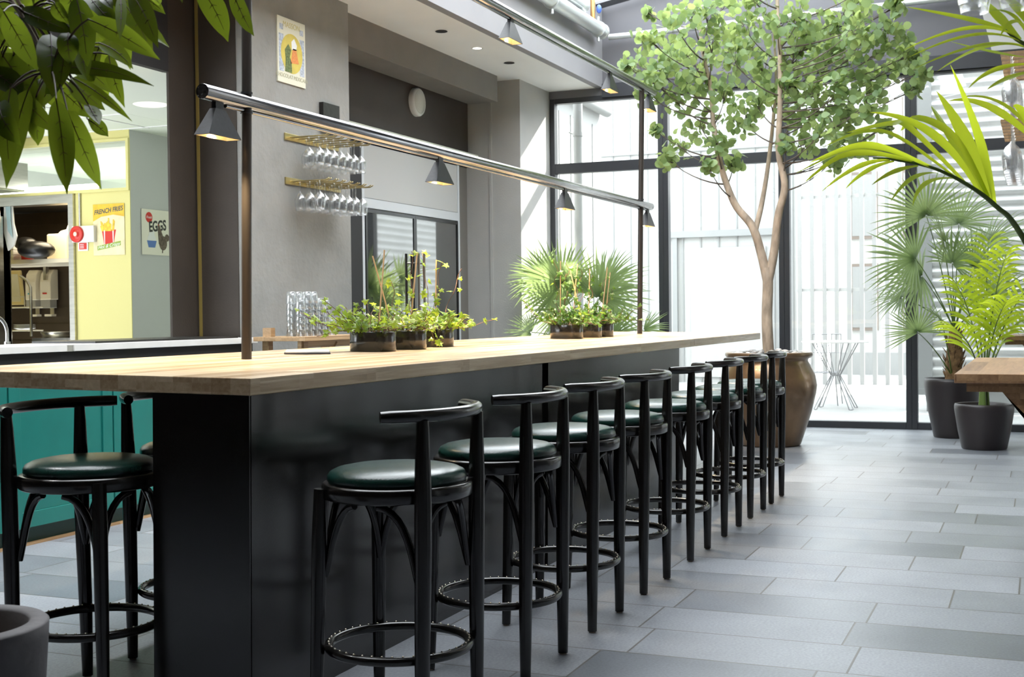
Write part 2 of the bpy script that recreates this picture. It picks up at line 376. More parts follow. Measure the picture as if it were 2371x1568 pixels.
# roof: rafters, glazing made opal to diffuse sun, near end closed to cut light
g = MB()
for x in np.arange(-3.5, 14.6, 2.2):
    g.tube([(x, 4.86, 4.86), (x, 1.2, 5.48), (x, -5, 4.45)], .05, 4, smooth=False)
g.box((-4, 1.12, 5.40), (XW, 1.28, 5.52)); g.box((-4, 4.80, 4.82), (XW, 4.92, 4.92))
struct(g.build('roof_frame', FRAME))
g = MB(); g.add([(2.4, 4.86, 4.90), (XW, 4.86, 4.90), (XW, 1.2, 5.53), (2.4, 1.2, 5.53)], [(0, 1, 2, 3)]); struct(g.build('roof_glazing', ROOFG))
g = MB(); g.add([(-4, 1.2, 5.53), (XW+.1, 1.2, 5.53), (XW+.1, -5.1, 4.5), (-4, -5.1, 4.5), (-4, 1.2, 5.6), (XW+.1, 1.2, 5.6), (XW+.1, -5.1, 4.57), (-4, -5.1, 4.57)], [(3, 2, 1, 0), (4, 5, 6, 7), (0, 1, 5, 4), (2, 3, 7, 6)]); g.box((-4, 4.86, 4.88), (2.4, 6.2, 4.95)); g.add([(-4, 4.86, 4.90), (2.4, 4.86, 4.90), (2.4, 1.2, 5.53), (-4, 1.2, 5.53), (-4, 4.86, 4.97), (2.4, 4.86, 4.97), (2.4, 1.2, 5.6), (-4, 1.2, 5.6)], [(3, 2, 1, 0), (4, 5, 6, 7), (0, 1, 5, 4), (2, 3, 7, 6), (1, 2, 6, 5)]); struct(g.build('ceiling_slope', GABLE))
sbox('wall_right', (-4, -5.1, 0), (XW+.12, -5, 4.5), mat('right_wall_grey', (.17, .175, .18), .6))
sbox('wall_back', (-4.1, -5, 0), (-4, 9.4, 5.5), TAUPED)
sbox('wall_left_rear', (-4, 5.9, 0), (2, 6.1, 4.9), BROWN)
sbox('ceiling_rear', (-4, 4.80, 3.95), (1.99, 6.1, 4.02), CEIL)
# window bays
bays = [(5.445, 4.05), (4.05, 2.66), (2.66, 1.30), (1.30, -.10), (-.10, -1.5), (-1.5, -2.9), (-2.9, -4.3)]
for i, (ya, yb) in enumerate(bays):
    w = bpy.data.objects.new('window_%d' % (i+1), None); COL.objects.link(w); w.location = (XW, yb, 0); struct(w)
    f = MB(); wd_ = ya-yb; hw = .06
    f.box((0, 0, 0), (.11, hw, 3.86)); f.box((0, wd_-hw, 0), (.11, wd_, 3.86))
    for z0, z1 in ((0, .075), (2.965, 3.085), (3.80, 3.86)): f.box((.004, hw, z0), (.106, wd_-hw, z1))
    f.build('window_frame', FRAME, w, bevel=.004)
    for z0, z1 in ((.075, 2.965), (3.085, 3.80)): MB().box((.05, hw, z0), (.058, wd_-hw, z1)).build('pane', PANE, w)
# recessed downlights
for i, (px, py, on) in enumerate(((1022, 72, 0), (1105, 111, 1), (1179, 145, 0))):
    p = PZ(px, py, 3.95)
    lab = ['dark recessed ceiling downlight nearest the poster pillar', 'white glowing recessed downlight between two dark ones', 'dark recessed ceiling downlight nearest the windows'][i]
    t = thing('downlight', lab, 'ceiling light', (p.x, p.y, 3.95), group='downlights in the ceiling over the bar')
    MB().lathe([(.045, -.002), (.055, -.002), (.058, -.006), (.045, -.006), (.045, -.002)], 24).build('rim', CEIL if on else DARKW, t)
    MB().lathe([(.0001, -.003), (.045, -.003)], 24).build('lens', emit('downlight_glow', (1, .97, .9), 4) if on else DARKW, t)
    if on: DLT = t

dl = bpy.data.lights.new('aisle_fill_light', 'SPOT'); dl.energy = 130; dl.color = (.96, .98, 1); dl.spot_size = R(95); dl.spot_blend = .7; dl.shadow_soft_size = .05  # unseen spots in copied fittings, added to brighten the aisle behind the bar
for x, lab in ((3.4, 'added unseen fill light above the aisle by the stool at far left'), (5.1, 'added unseen fill light above the aisle by the teal cabinets'), (6.8, 'added unseen fill light above the marble worktop')):
    t = dup(DLT, (x, 4.98, 3.95), None, lab); lo = bpy.data.objects.new('aisle_fill_light', dl); COL.objects.link(lo); lo.parent = t; lo.location = (0, 0, -.02)
# ---------------------------------------------------------------- bar island (the whole island leans a hair, as the floor falls)
TILT = .0135
BO = Vector((0, 2.350, 0))
bar = thing('bar_counter', 'long dark panelled bar island with thick oak worktop', 'bar counter', BO, (TILT, 0, 0))
def onbar(X, Y):      # world point on the tabletop
    return Vector((X, Y, 1.102+.0135*(Y-2.335)))
top = MB(); XL, XR = 3.416, 11.37; WTOP = 1.40
top.box((XL, 0, 1.046), (9.03, WTOP, 1.1025)); top.box((9.033, 0, 1.046), (XR, WTOP, 1.1025))
top.build('worktop', OAK, bar, bevel=.003)
MB().box((3.425, .002, 0), (5.99, .385, 1.046)).build('side_panel', PANEL, bar)
MB().box((5.99, .03, 0), (6.075, .385, 1.046)).build('panel_joint', BLACK, bar)
MB().box((6.075, .002, 0), (8.62, .385, 1.046)).build('side_panel', PANEL, bar)
MB().box((3.416, .004, 0), (3.425, .383, 1.046)).build('end_panel', PANEL, bar)

# pipes and lamp rails standing on the bar
def lamp_frame():
    yb = 3.195
    t = thing('lamp_rail_frame', 'black steel frame with two round lamp rails on the bar', 'lamp frame', (4.65, yb, onbar(4.65, yb).z), (.018, 0, 0))
    o = Vector((4.65, yb, onbar(4.65, yb).z))
    zl, zu = 2.226-o.z, 3.232-o.z
    for x in (4.65, 10.50):
        MB().tube([(x-4.65, 0, 0), (x-4.65, 0, zu if x > 6 else zu+.9)], .0225, 16).build('post', mat('dark_steel_post', (.045, .038, .033), .35, .3), t)
        MB().tube([(x-4.65, 0, zl-.048), (x-4.65, 0, zl-.036)], .027, 16).build('collar', LAMPM, t); MB().tube([(x-4.65, 0, zl+.034), (x-4.65, 0, zl+.044)], .027, 16).build('collar', LAMPM, t)
    for (x0, x1, z) in ((4.335, 10.80, zl), (4.335, 10.86, zu)):
        MB().tube([(x0-4.65, 0, z), (x0-4.65+.002, 0, z), (x1-4.65-.002, 0, z), (x1-4.65, 0, z)], [.031, .032, .032, .031], 28).build('rail', RAILM, t)
        MB().tube([(x0-4.65+.16, 0, z-.037), (x1-4.65-.1, 0, z-.037)], .009, 10).build('cable_channel', RAILM, t)
    return t, o
LF, LFO = lamp_frame()
sh = None
def lamp(px, z, label):
    global sh
    k = z-LFO.z
    y = LFO.y-.018*k
    if sh is None:
        t = thing('pyramid_lamp', label, 'lamp', (px, y, z), (0, 0, 0), 'pyramid lamps under the lamp rails')
        MB().cbox((0, 0, -.048), (.055, .022, .036)).build('neck', LAMPM, t)
        s_ = MB(); a, bb = (.034, .013), (.112, .036); z0, z1 = -.062, -.178
        tp = [Vector((sx*a[0], sy*a[1], z0)) for sx, sy in ((-1, -1), (1, -1), (1, 1), (-1, 1))]; bt = [Vector((sx*bb[0], sy*bb[1], z1)) for sx, sy in ((-1, -1), (1, -1), (1, 1), (-1, 1))]
        s_.add(tp+bt, [(0, 1, 5, 4), (1, 2, 6, 5), (2, 3, 7, 6), (3, 0, 4, 7), (3, 2, 1, 0)])
        s_.build('lamp_shade', LAMPM, t, solid=.003)
        s2 = MB(); s2.add([p*.985+Vector((0, 0, -.003)) for p in tp]+[Vector((p.x*.965, p.y*.93, p.z+.001)) for p in bt], [(4, 5, 1, 0), (5, 6, 2, 1), (6, 7, 3, 2), (7, 4, 0, 3), (0, 1, 2, 3)]); s2.build('shade_lining', LAMPI, t)
        MB().ell((0, 0, -.12), (.02, .012, .014)).build('bulb', BULB, t)
        sh = t
    else: t = dup(sh, (px, y, z), None, label)
    li = bpy.data.lights.new('lamp_light', 'SPOT'); li.energy = 60; li.color = (1, .74, .42); li.spot_size = R(100); li.spot_blend = .6; li.shadow_soft_size = .02
    lo = bpy.data.objects.new('lamp_light', li); COL.objects.link(lo); lo.parent = t; lo.location = (0, 0, -.15)
for x, z, lab in ((4.44, 2.226, 'pyramid lamp at the near end of the lower rail'), (6.555, 2.226, 'pyramid lamp on the lower rail in front of the tall cabinet'),
                  (8.62, 2.226, 'pyramid lamp on the lower rail in front of the windows'), (10.69, 2.226, 'pyramid lamp at the far end of the lower rail'),
                  (7.59, 3.232, 'brightly glowing pyramid lamp on the upper rail'), (9.63, 3.232, 'pyramid lamp on the upper rail above the window corner'), (10.71, 3.232, 'pyramid lamp at the far end of the upper rail among leaves')):
    lamp(x, z, lab)

# ---------------------------------------------------------------- stools
def make_stool():
    t = thing('bar_stool', '', 'bar stool', (0, 0, 0), group='black bentwood bar stools along the bar')
    MB().lathe([(.0001, .727), (.230, .727), (.238, .734), (.239, .767), (.234, .774), (.220, .776), (.0001, .774)], 48).build('seat_frame', BLACK, t)
    pr = [(.216, .774), (.221, .784), (.220, .796), (.212, .808), (.193, .817), (.157, .824), (.095, .828), (.0001, .829)]
    MB().lathe(pr, 48).build('cushion', LEATHER, t)
    q = .182
    for sx in (-1, 1):
        b_ = MB(); b_.tube([(sx*q*1.01, -q, .006), (sx*q, -q-.002, .25), (sx*(q-.004), -q-.008, .60), (sx*(q-.003), -q-.010, .78), (sx*(q-.001), -q-.012, .93), (sx*q, -q-.014, .985)], [.019, .0235, .0265, .0265, .021, .018], 16)
        o = b_.build('leg', BLACK, t); MB().tube([(sx*q*1.01, -q, 0), (sx*q*1.01, -q, .008)], .013, 12).build('foot_pad', FOOT, o)
        b_ = MB(); b_.tube([(sx*q*1.06, q*1.06, .006), (sx*q*1.02, q*1.02, .25), (sx*(q-.004), q-.004, .60), (sx*(q-.01), q-.01, .762)], [.018, .022, .0245, .0235], 16)
        o = b_.build('leg', BLACK, t); MB().tube([(sx*q*1.06, q*1.06, 0), (sx*q*1.06, q*1.06, .008)], .012, 12).build('foot_pad', FOOT, o)
    yc, rr = .165, .387
    pts = arc((0, yc), rr, 227, 317, 28, .998); pts = [(x*1.06, y-.012+max(0, abs(x)-.2)*.35, z) for x, y, z in pts]
    n = len(pts); rs = [.0195 if 0 < i < n-1 else .0175 for i in range(n)]
    MB().tube(pts, rs, 16).build('back_rail', BLACK, t)
    fr = MB(); fr.tube(arc((0, 0), .223, 0, 360, 56, .256)[:-1], .0148, 12, closed=True); fo = fr.build('foot_ring', BLACK, t)
    sd = None
    for i in range(44):
        a = 2*math.pi*i/44
        if sd is None: sd = MB().ell((0, 0, 0), (.0038, .0038, .0034), 8, 5).build('stud', STUD, fo); k = sd
        else: k = sd.copy(); COL.objects.link(k); k.parent = fo
        k.location = (.223*math.cos(a), .223*math.sin(a), .2705)
    for ang in (45, 135, 225, 315):
        for sg in (-1, 1):
            a = R(ang); d1 = R(ang+sg*33)
            p0 = Vector((.235*math.cos(a), .235*math.sin(a), .49)); p1 = Vector((.205*math.cos(a+sg*.12), .205*math.sin(a+sg*.12), .707)); p2 = Vector((.195*math.cos(d1), .195*math.sin(d1), .718))
            MB().tube(bez3([p0, p0.lerp(Vector((p1.x, p1.y, .62)), .55), p1, p2], 10), .0122, 8).build('brace', BLACK, t)
    return t
stool = make_stool()
SX = [3.585, 4.335, 5.045, 5.785, 6.61, 7.38, 8.075, 8.72]
SL = ['black bar stool nearest the camera, dark green cushion, in front of the bar', 'second black bar stool along the bar front from the camera', 'third black bar stool along the bar front from the camera',
      'fourth black bar stool from the camera, beside the bar panel joint', 'fifth black bar stool from the camera along the bar front', 'sixth black bar stool from the camera, at the far end of the panel',
      'second to last black bar stool in the row, before the bronze jar', 'last black bar stool in the row, nearest the bronze jar']
for i, (x, lab) in enumerate(zip(SX, SL)):
    rz = rnd.uniform(-.02, .02)
    if i == 0: stool.location = (x-.018, 1.89, 0); stool['label'] = lab; stool.rotation_euler = (0, 0, -.04)
    else: dup(stool, (x, 1.875 if x < 8 else 1.87, 0), (0, 0, rz), lab)
dup(stool, (3.45, 3.01, 0), (0, 0, math.pi+.03), 'black bar stool at far left, pulled up to the kitchen side of the bar')
dup(stool, (4.06, 3.015, 0), (0, 0, math.pi-.02), 'black bar stool half hidden behind the bar end panel')

# ---------------------------------------------------------------- things on the bar
def ivy_leaf(mb, c, nrm, up_, s):
    nrm = nrm.normalized(); u = up_-nrm*up_.dot(nrm)
    if u.length < 1e-3: u = Vector((1, 0, 0))-nrm*nrm.x
    u.normalize(); r_ = u.cross(nrm)
    pts = [(0, 0), (.28, -.12), (.52, -.05), (.36, .18), (.62, .42), (.26, .48), (0, 1.0), (-.26, .48), (-.62, .42), (-.36, .18), (-.52, -.05), (-.28, -.12)]
    vs = [c+nrm*(.08*s)]+[c+(r_*a+u*(b_-.35))*s+nrm*(-.12*s*(a*a+b_*b_*.6)) for a, b_ in pts]
    k = len(pts); mb.add(vs, [(0, 1+i, 1+(i+1) % k) for i in range(k)])
def ivy(loc, label, seed, lush, sticks, tall, trail, leaf, group):
    rg = random.Random(seed)
    t = thing('ivy_planter', label, 'potted plant', loc, (TILT, 0, 0), group)
    MB().lathe([(.0001, 0), (.116, 0), (.119, .003), (.119, .098), (.117, .1), (.113, .1), (.112, .085)], 48).build('pot', POTB, t)
    MB().lathe([(.112, .085), (.0001, .088)], 32).build('soil', SOIL, t)
    for (x, y, dx, dy, h) in sticks:
        MB().tube([(x, y, .085), (x+dx, y+dy, h)], .0038, 6).build('stick', STICK, t)
    lf = MB(); stm = MB()
    def vine(p, d, n, ls):
        p = Vector(p); d = Vector(d).normalized(); pts = [p.copy()]
        for k in range(n):
            d = (d+Vector((rg.uniform(-.35, .35), rg.uniform(-.35, .35), rg.uniform(-.25, .2)))).normalized()
            p = p+d*.022
            if p.z < .012 and math.hypot(p.x, p.y) > .1: p.z = .012; d.z = abs(d.z)*.2
            if p.z < .1 and math.hypot(p.x, p.y) < .125: p.z = .105
            pts.append(p.copy())
            if k > 0 and rg.random() < .8:
                out = Vector((rg.gauss(0, 1), rg.gauss(0, 1), rg.uniform(0, .9)))
                c = p+out.normalized()*.018
                c.z = max(c.z, .018)
                ivy_leaf(lf, c, Vector((rg.uniform(-.8, .4), rg.uniform(-1, .3), rg.uniform(.2, 1))), Vector((rg.uniform(-1, 1), rg.uniform(-1, 1), rg.uniform(-.9, .6))), ls*rg.uniform(.6, 1.15))
        if len(pts) > 2: stm.tube(pts, .0018, 5)
    for i in range(lush):
        a = rg.uniform(0, 6.283); r_ = rg.uniform(.02, .1)
        vine((r_*math.cos(a), r_*math.sin(a), .09), (math.cos(a)*.8, math.sin(a)*.8, rg.uniform(.35, 1.2)), rg.randint(3, 8), .042)
    for (x, y, dx, dy, h) in tall:
        k = int(h/.02); p = Vector((x, y, .09))
        pts = []
        for j in range(k):
            q = j/k; pp = Vector((x+dx*q+.012*math.sin(j*.9+seed), y+dy*q+.012*math.cos(j*.8), .09+h*q)); pts.append(pp)
            if rg.random() < .5 and j > 2:
                o_ = Vector((rg.gauss(0, 1), rg.gauss(0, 1), rg.uniform(-.3, .5))).normalized()*.025
                ivy_leaf(lf, pp+o_, Vector((rg.uniform(-1, .3), rg.uniform(-1, .3), (.4))), Vector((rg.uniform(-1, 1), rg.uniform(-1, 1), rg.uniform(-1, .3))), .036*rg.uniform(.7, 1.2))
        stm.tube(pts, .0019, 5)
    for d in trail: vine((d[0]*.1, d[1]*.1, .1), d, rg.randint(9, 13), .040)
    lf.build('foliage', leaf, t); stm.build('stem', STEMR, t)
    return t
G1 = 'ivy planters near the camera end of the bar'; G2 = 'ivy planters further along the bar'
def barpt(px, py):
    r = ray(px, py); k = .0135; tt = (1.102-CAMZ-k*2.335)/(r.z-k*r.y); return CAM+r*tt
def potpos(px, py):
    p = barpt(px, py); d = Vector((p.x, p.y)).normalized()*.119
    return Vector((p.x+d.x, p.y+d.y, 1.1035+.0135*(p.y+d.y-2.335)))
ivy(potpos(864, 815.5), 'low black ivy pot nearest the camera, vines trailing left', 11, 46, [(.0, -.03, .03, -.02, .52)], [(-.02, .03, .05, .0, .18)], [(-.9, .45, .5), (-1, .6, .4), (-.7, .8, .5), (-1, .2, .3), (-.3, -1, .35), (-.8, 1, .45)], IVY, G1)
ivy(potpos(937, 810.5), 'middle black ivy pot of the near trio, two canes', 12, 46, [(.02, -.02, .05, -.02, .52), (-.03, .05, -.09, .08, .50)], [(.03, -.02, .02, .0, .46), (.0, .05, -.02, .02, .30)], [(1, -.6, .4)], IVY, G1)
ivy(potpos(1003, 804.5), 'farthest black ivy pot of the near trio, bright yellow climbing leaves', 13, 40, [(.03, .0, .01, .0, .50)], [(.02, .02, .05, -.04, .42), (.03, -.02, .12, -.1, .38), (0, 0, -.06, .05, .47)], [(1, -.8, .6), (1, -.3, .6)], IVY, G1)
ivy(potpos(1312, 785.5), 'low black ivy pot nearest the camera in the far trio, wide and dark', 21, 52, [(-.05, .03, -.0, .0, .56), (.06, -.02, .03, -.03, .54)], [(-.06, .04, -.02, .02, .5), (-.02, .0, .03, .0, .48), (.05, .02, .02, .02, .4), (.02, -.05, .0, -.02, .36)], [(-.5, 1, .8)], IVYB, G2)
ivy(potpos(1357, 782.5), 'middle black ivy pot of the far trio', 22, 50, [(.0, .02, -.08, .08, .5), (.05, 0, .03, 0, .52)], [(.0, .03, .03, .03, .44), (.04, -.02, .02, 0, .4)], [], IVYB, G2)
ivy(potpos(1385, 780.5), 'farthest black ivy pot of the far trio, wispy stems to the right', 23, 44, [(.0, -.02, .1, -.02, .54), (.06, -.03, .08, -.02, .5)], [(.02, 0, .06, -.03, .4), (.02, -.04, .06, -.05, .3)], [(.9, -.9, .7), (.8, -.7, .3)], IVYB, G2)
p0 = barpt(712, 818)
t = thing('menu_stack', 'white menus on a dark board lying on the bar beside the trailing ivy', 'menu', (p0.x, p0.y, onbar(p0.x, p0.y).z+.001), (TILT, 0, .55))
MB().prism([(-.16, -.11), (.16, -.11), (.185, 0), (.16, .11), (-.16, .11), (-.185, 0)], (0, 0, 0), (1, 0, 0), (0, 1, 0), .006).build('board', PAPERD, t)
MB().prism([(-.155, -.105), (.155, -.105), (.18, 0), (.155, .105), (-.155, .105), (-.18, 0)], (0, 0, .006), (1, 0, 0), (0, 1, 0), .006).build('sheets', PAPER, t)
p0 = barpt(1440, 772)
o = MB().box((-.15, -.1, 0), (.15, .1, .005)).build('menu_sheet', PAPER); o.location = (p0.x, p0.y, onbar(p0.x, p0.y).z+.0015); o.rotation_euler = (TILT, 0, .3)
tag(o, 'thin white menu sheet on the bar by the far post', 'menu')

# ---------------------------------------------------------------- pillar: poster, black box, wine racks
X0, X1, Z0, Z1 = 8.39, 8.79, 3.118, 3.626
t = thing('poster', 'tall cream poster with yellow oval on the grey pillar', 'poster', (X0, 5.45, Z0))
pw, ph = X1-X0, Z1-Z0; UX, UZ = (1, 0, 0), (0, 0, 1)
MB().box((0, -.012, 0), (pw, 0, ph)).build('board', mat('poster_cream', (.70, .68, .55), .4), t)
def flat(poly, c, m, name, parent, y=-.0125, ux=UX, uz=UZ): return MB().prism(poly, (c[0], y, c[1]), ux, uz, .0006).build(name, m, parent)
BORD = mat('poster_blue', (.42, .47, .55), .6, 0, .3, .35, 60)
for xx in (.05, .35): flat([(-.032, -.17), (.032, -.17), (.032, .12), (-.032, .12)], (xx, .255), BORD, 'border_panel', t)
for xx in (.055, .345): flat([(-.025, -.022), (.025, -.022), (.025, .022), (-.025, .022)], (xx, .43), BORD, 'border_panel', t)
flat(oval(.155, .155, 40), (.2, .24), mat('poster_yellow', (.62, .50, .10), .5, 0, .3, .12, 12), 'oval', t, -.0132)
flat([(-.05, -.12), (.05, -.12), (.045, -.04), (.02, 0), (.04, .06), (0, .1), (-.05, .05), (-.04, -.03)], (.15, .21), mat('poster_green', (.13, .17, .06), .6, 0, .3, .6, 70), 'motif', t, -.0139)
flat([(-.06, -.07), (.06, -.06), (.025, .05), (-.025, .05)], (.24, .235), mat('poster_orange', (.70, .27, .08), .6, 0, .3, .2, 60), 'motif', t, -.0139)
flat([(-.035, -.04), (.03, -.04), (.04, .0), (0, .05), (-.04, .02)], (.235, .315), PAPER, 'motif', t, -.0139)
PINK = mat('poster_ink', (.38, .36, .22), .6)
text('MASSON', .062, mat('poster_gold', (.60, .52, .20), .6), t, (.2, -.0132, .455), UX, UZ)
text('CHOCOLAT MEXICAIN', .043, PINK, t, (.2, -.0132, .055), UX, UZ)
o = MB().box((9.01, 5.41, 2.82), (9.27, 5.45, 3.045)).build('wall_box', BLACKP); tag(o, 'flat black box on the grey pillar above the glass racks', 'wall box')

def wine_mesh():
    pr = [(.0335, 0), (.0345, -.002), (.012, -.006), (.0056, -.014), (.0048, -.05), (.005, -.088), (.008, -.098), (.030, -.118), (.0425, -.145), (.0445, -.170), (.041, -.205), (.0355, -.238), (.0345, -.238), (.0398, -.205), (.043, -.170), (.041, -.146), (.0285, -.121), (.006, -.102), (.0001, -.1)]
    return MB().lathe(pr, 24)
WINE = None
def wine(loc, label, group):
    global WINE
    if WINE is None:
        WINE = wine_mesh().build('wine_glass', CLEAR); o = WINE
    else: o = WINE.copy(); COL.objects.link(o)
    o.location = loc; tag(o, label, 'wine glass', group); return o
def rack(name, x0, x1, yw, z, label, nl, depth, rows, glab, ggrp):
    t = thing('glass_rack', label, 'glass rack', (x0, yw, z), group='brass stemware racks')
    MB().box((0, -.012, -.025), (x1-x0, 0, .03)).build('wall_plate', BRASS, t, bevel=.002)
    n = nl*2; pit = (x1-x0-.06)/nl; r0 = MB()
    for i in range(nl):
        for s_ in (-.014, .014):
            x = .03+pit*(i+.5)+s_*1.2
            MB().tube([(x, -.01, 0), (x, -depth+.03, 0), (x, -depth, .014)], .0045, 8).build('rod', BRASS, t)
    for i in range(nl):
        for j in range(rows):
            if rnd.random() < .06: continue
            wine((x0+.03+pit*(i+.5), yw-.05-(depth-.09)*(j+.4)/rows, z+.0075), glab, ggrp)
rack('r', 8.48, 9.30, 5.45, 2.70, 'upper brass rack of hanging wine glasses on the grey pillar', 7, .36, 3, 'clear wine glass hanging upside down in the upper pillar rack', 'wine glasses in the upper pillar rack')
rack('r', 8.48, 9.32, 5.45, 2.355, 'lower brass rack of hanging wine glasses on the grey pillar', 7, .36, 3, 'clear wine glass hanging upside down in the lower pillar rack', 'wine glasses in the lower pillar rack')

# side table with tumblers
t = thing('side_table', 'small wooden side table against the pillar carrying tumblers', 'table', (7.80, 4.86, 0))
MB().box((0, 0, 1.118), (.98, .44, 1.150)).build('tabletop', OAKP, t, bevel=.002)
for x in (.05, .86):
    for y in (.04, .34): MB().box((x, y, 0), (x+.055, y+.055, 1.118)).build('leg', OAKP, t)
MB().box((.03, .05, 1.07), (.95, .08, 1.118)).build('apron', OAKP, t)
MB().tube([(.25, .06, .85), (.52, .06, 1.10)], .02, 4, smooth=False).build('brace', OAKP, t)
MB().box((.02, .30, 1.150), (.075, .37, 1.215)).build('stop_block', OAKP, t)
tp = [(.0395, 0), (.0405, .002), (.034, .060), (.0295, .088), (.0275, .0905), (.0001, .0905), (.0001, .078), (.0255, .078), (.032, .058), (.0375, .002), (.0395, 0)]
TG = None
cols = [(i, j, [[5, 6, 6, 5, 5, 2], [6, 6, 6, 6, 5, 4]][j][i]) for j in (0, 1) for i in range(6)]
for i, j, hh in cols:
    for k in range(hh):
        if TG is None: TG = MB().lathe(tp, 20).build('tumbler', TUMB); o = TG
        else: o = TG.copy(); COL.objects.link(o)
        o.location = (7.935+i*.086+.02*j+rnd.uniform(-.002, .002), 4.98+j*.09, 1.1505+k*.0475)
        tag(o, 'clear upturned tumbler in the stacks on the side table', 'tumbler', 'stacked tumblers on the side table')

# ---------------------------------------------------------------- tall glass-door fridge and speaker
FX0, FX1, FY = 10.66, 12.86, 6.0
t = thing('glass_door_fridge', 'tall grey cabinet with two dark glass doors', 'fridge', (FX0, FY, 0)); fwid = FX1-FX0
GREYC = mat('cabinet_grey', (.42, .42, .41), .45)
MB().box((0, .02, 0), (fwid, .10, 2.955)).build('carcass', GREYC, t)
MB().box((.045, -.004, 2.43), (fwid-.045, .02, 2.945)).build('top_panel', GREYC, t, bevel=.003)
f = MB(); f.box((0, -.012, 0), (.045, .02, 2.955)); f.box((fwid-.045, -.012, 0), (fwid, .02, 2.955)); f.box((.045, -.012, 2.335), (fwid-.045, .02, 2.425)); f.build('face_frame', mat('cabinet_trim', (.52, .54, .56), .35), t)
DG = mat('dark_door_glass', (.006, .007, .008), .025, 0, .5, coat=1); DG.node_tree.nodes['Principled BSDF'].inputs['IOR'].default_value = 3.2
for i in (0, 1):
    xa = .055+i*(fwid-.11)/2; xb = xa+(fwid-.11)/2-.004
    d = MB(); d.box((xa, -.02, .12), (xa+.03, 0, 2.32)); d.box((xb-.03, -.02, .12), (xb, 0, 2.32)); d.box((xa+.03, -.02, .12), (xb-.03, 0, .16)); d.box((xa+.03, -.02, 2.29), (xb-.03, 0, 2.32))
    o = d.build('door', [mat('door_frame_black', (.012, .012, .013), .3), GREYC][0], t)
    MB().box((xa+.03, -.012, .16), (xb-.03, -.004, 2.29)).build('pane', DG, o)
    hx = xb-.06 if i == 0 else xa+.06
    h_ = MB(); h_.tube([(hx, -.085, .95), (hx, -.085, 1.93)], .014, 12); h_.tube([(hx, -.085, 1.05), (hx, -.02, 1.05)], .009, 8); h_.tube([(hx, -.085, 1.83), (hx, -.02, 1.83)], .009, 8); h_.build('handle', mat('handle_steel', (.30, .27, .24), .3, .9), o)
sbox('trim_7', (9.50, 5.99, 0), (FX0, 6.05, 2.95), DARKW)
p0 = PY(961, 237, 6.10)
t = thing('wall_speaker', 'round white speaker on the dark wall above the tall cabinet', 'speaker', (p0.x, 6.10, p0.z))
MX = Matrix.Rotation(R(90), 3, 'X')
MB().lathe([(.150, 0), (.150, .04), (.140, .055), (.125, .058)], 40, M=MX).build('housing', WHITE, t)
gl = MB(); gl.lathe([(.125, .056), (.09, .060), (.0001, .062)], 40, M=MX)
for r_ in (.03, .06, .09, .115): gl.lathe([(r_-.003, .0585), (r_, .064), (r_+.003, .0585)], 40, M=MX)
gl.build('grille', mat('speaker_grille', (.72, .71, .66), .6), t)

# ---------------------------------------------------------------- kitchen side counter and teal cabinets
CY = 5.33
xs = [3.0, 3.87, 4.67, 5.47, 6.34, 7.11, 7.88]
for i in range(len(xs)-1):
    xa, xb = xs[i]+.004, xs[i+1]-.004
    lab = ['', '', 'teal panelled cabinet door left of the stool by the planter', 'teal shaker cabinet behind the far left stool', 'teal shaker cabinet half hidden by the bar end panel', 'teal cabinet beside the grey pillar, mostly hidden by the bar'][i] or 'teal shaker cabinet beyond the left edge, unit %s' % ('nearer' if i == 0 else 'farther')
    if i < 2: continue
    t = thing('teal_cabinet', lab, 'cabinet', (xa, CY+.02, 0), group='teal kitchen cabinets under the marble counter'); w_ = xb-xa
    MB().box((0, .022, .10), (w_, .55, 1.04)).build('carcass', TEAL, t)
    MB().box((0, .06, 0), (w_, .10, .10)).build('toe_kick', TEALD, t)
    d = MB(); a_ = .09; z0, z1 = .105, 1.035
    d.box((.002, 0, z0), (a_, .02, z1)); d.box((w_-a_, 0, z0), (w_-.002, .02, z1)); d.box((a_, 0, z0), (w_-a_, .02, z0+.09)); d.box((a_, 0, z1-.09), (w_-a_, .02, z1)); d.box((a_, .010, z0+.09), (w_-a_, .02, z1-.09))
    d.build('door', TEAL, t, bevel=.0025)
sbox('trim_8', (2, CY+.03, 1.04), (7.88, 5.895, 1.103), DARKW)
sbox('trim_9', (2, CY+.035, 0), (7.88, CY+.075, .012), OAKP)
for (xa, xb, lab) in ((3.0, 5.925, 'white marble worktop slab at far left by the tap'), (5.985, 7.905, 'white marble worktop slab ending at the grey pillar')):
    o = MB().box((0, 0, 0), (xb-xa, .55, .042)).build('marble_worktop', MARB, bevel=.003); o.location = (xa, CY, 1.1035); tag(o, lab, 'worktop', 'marble worktops on the teal cabinets')
o = MB().box((0, 0, 0), (.056, .5, .038)).build('worktop_joint', STEEL); o.location = (5.927, CY+.01, 1.1035); tag(o, 'steel strip between the two marble slabs', 'metal strip')
o = MB().box((0, 0, 0), (1.5, .5, .012)).build('hob', BLACKP); o.location = (6.2, CY+.03, 1.1460); tag(o, 'flat black hob set along the marble worktop', 'hob')
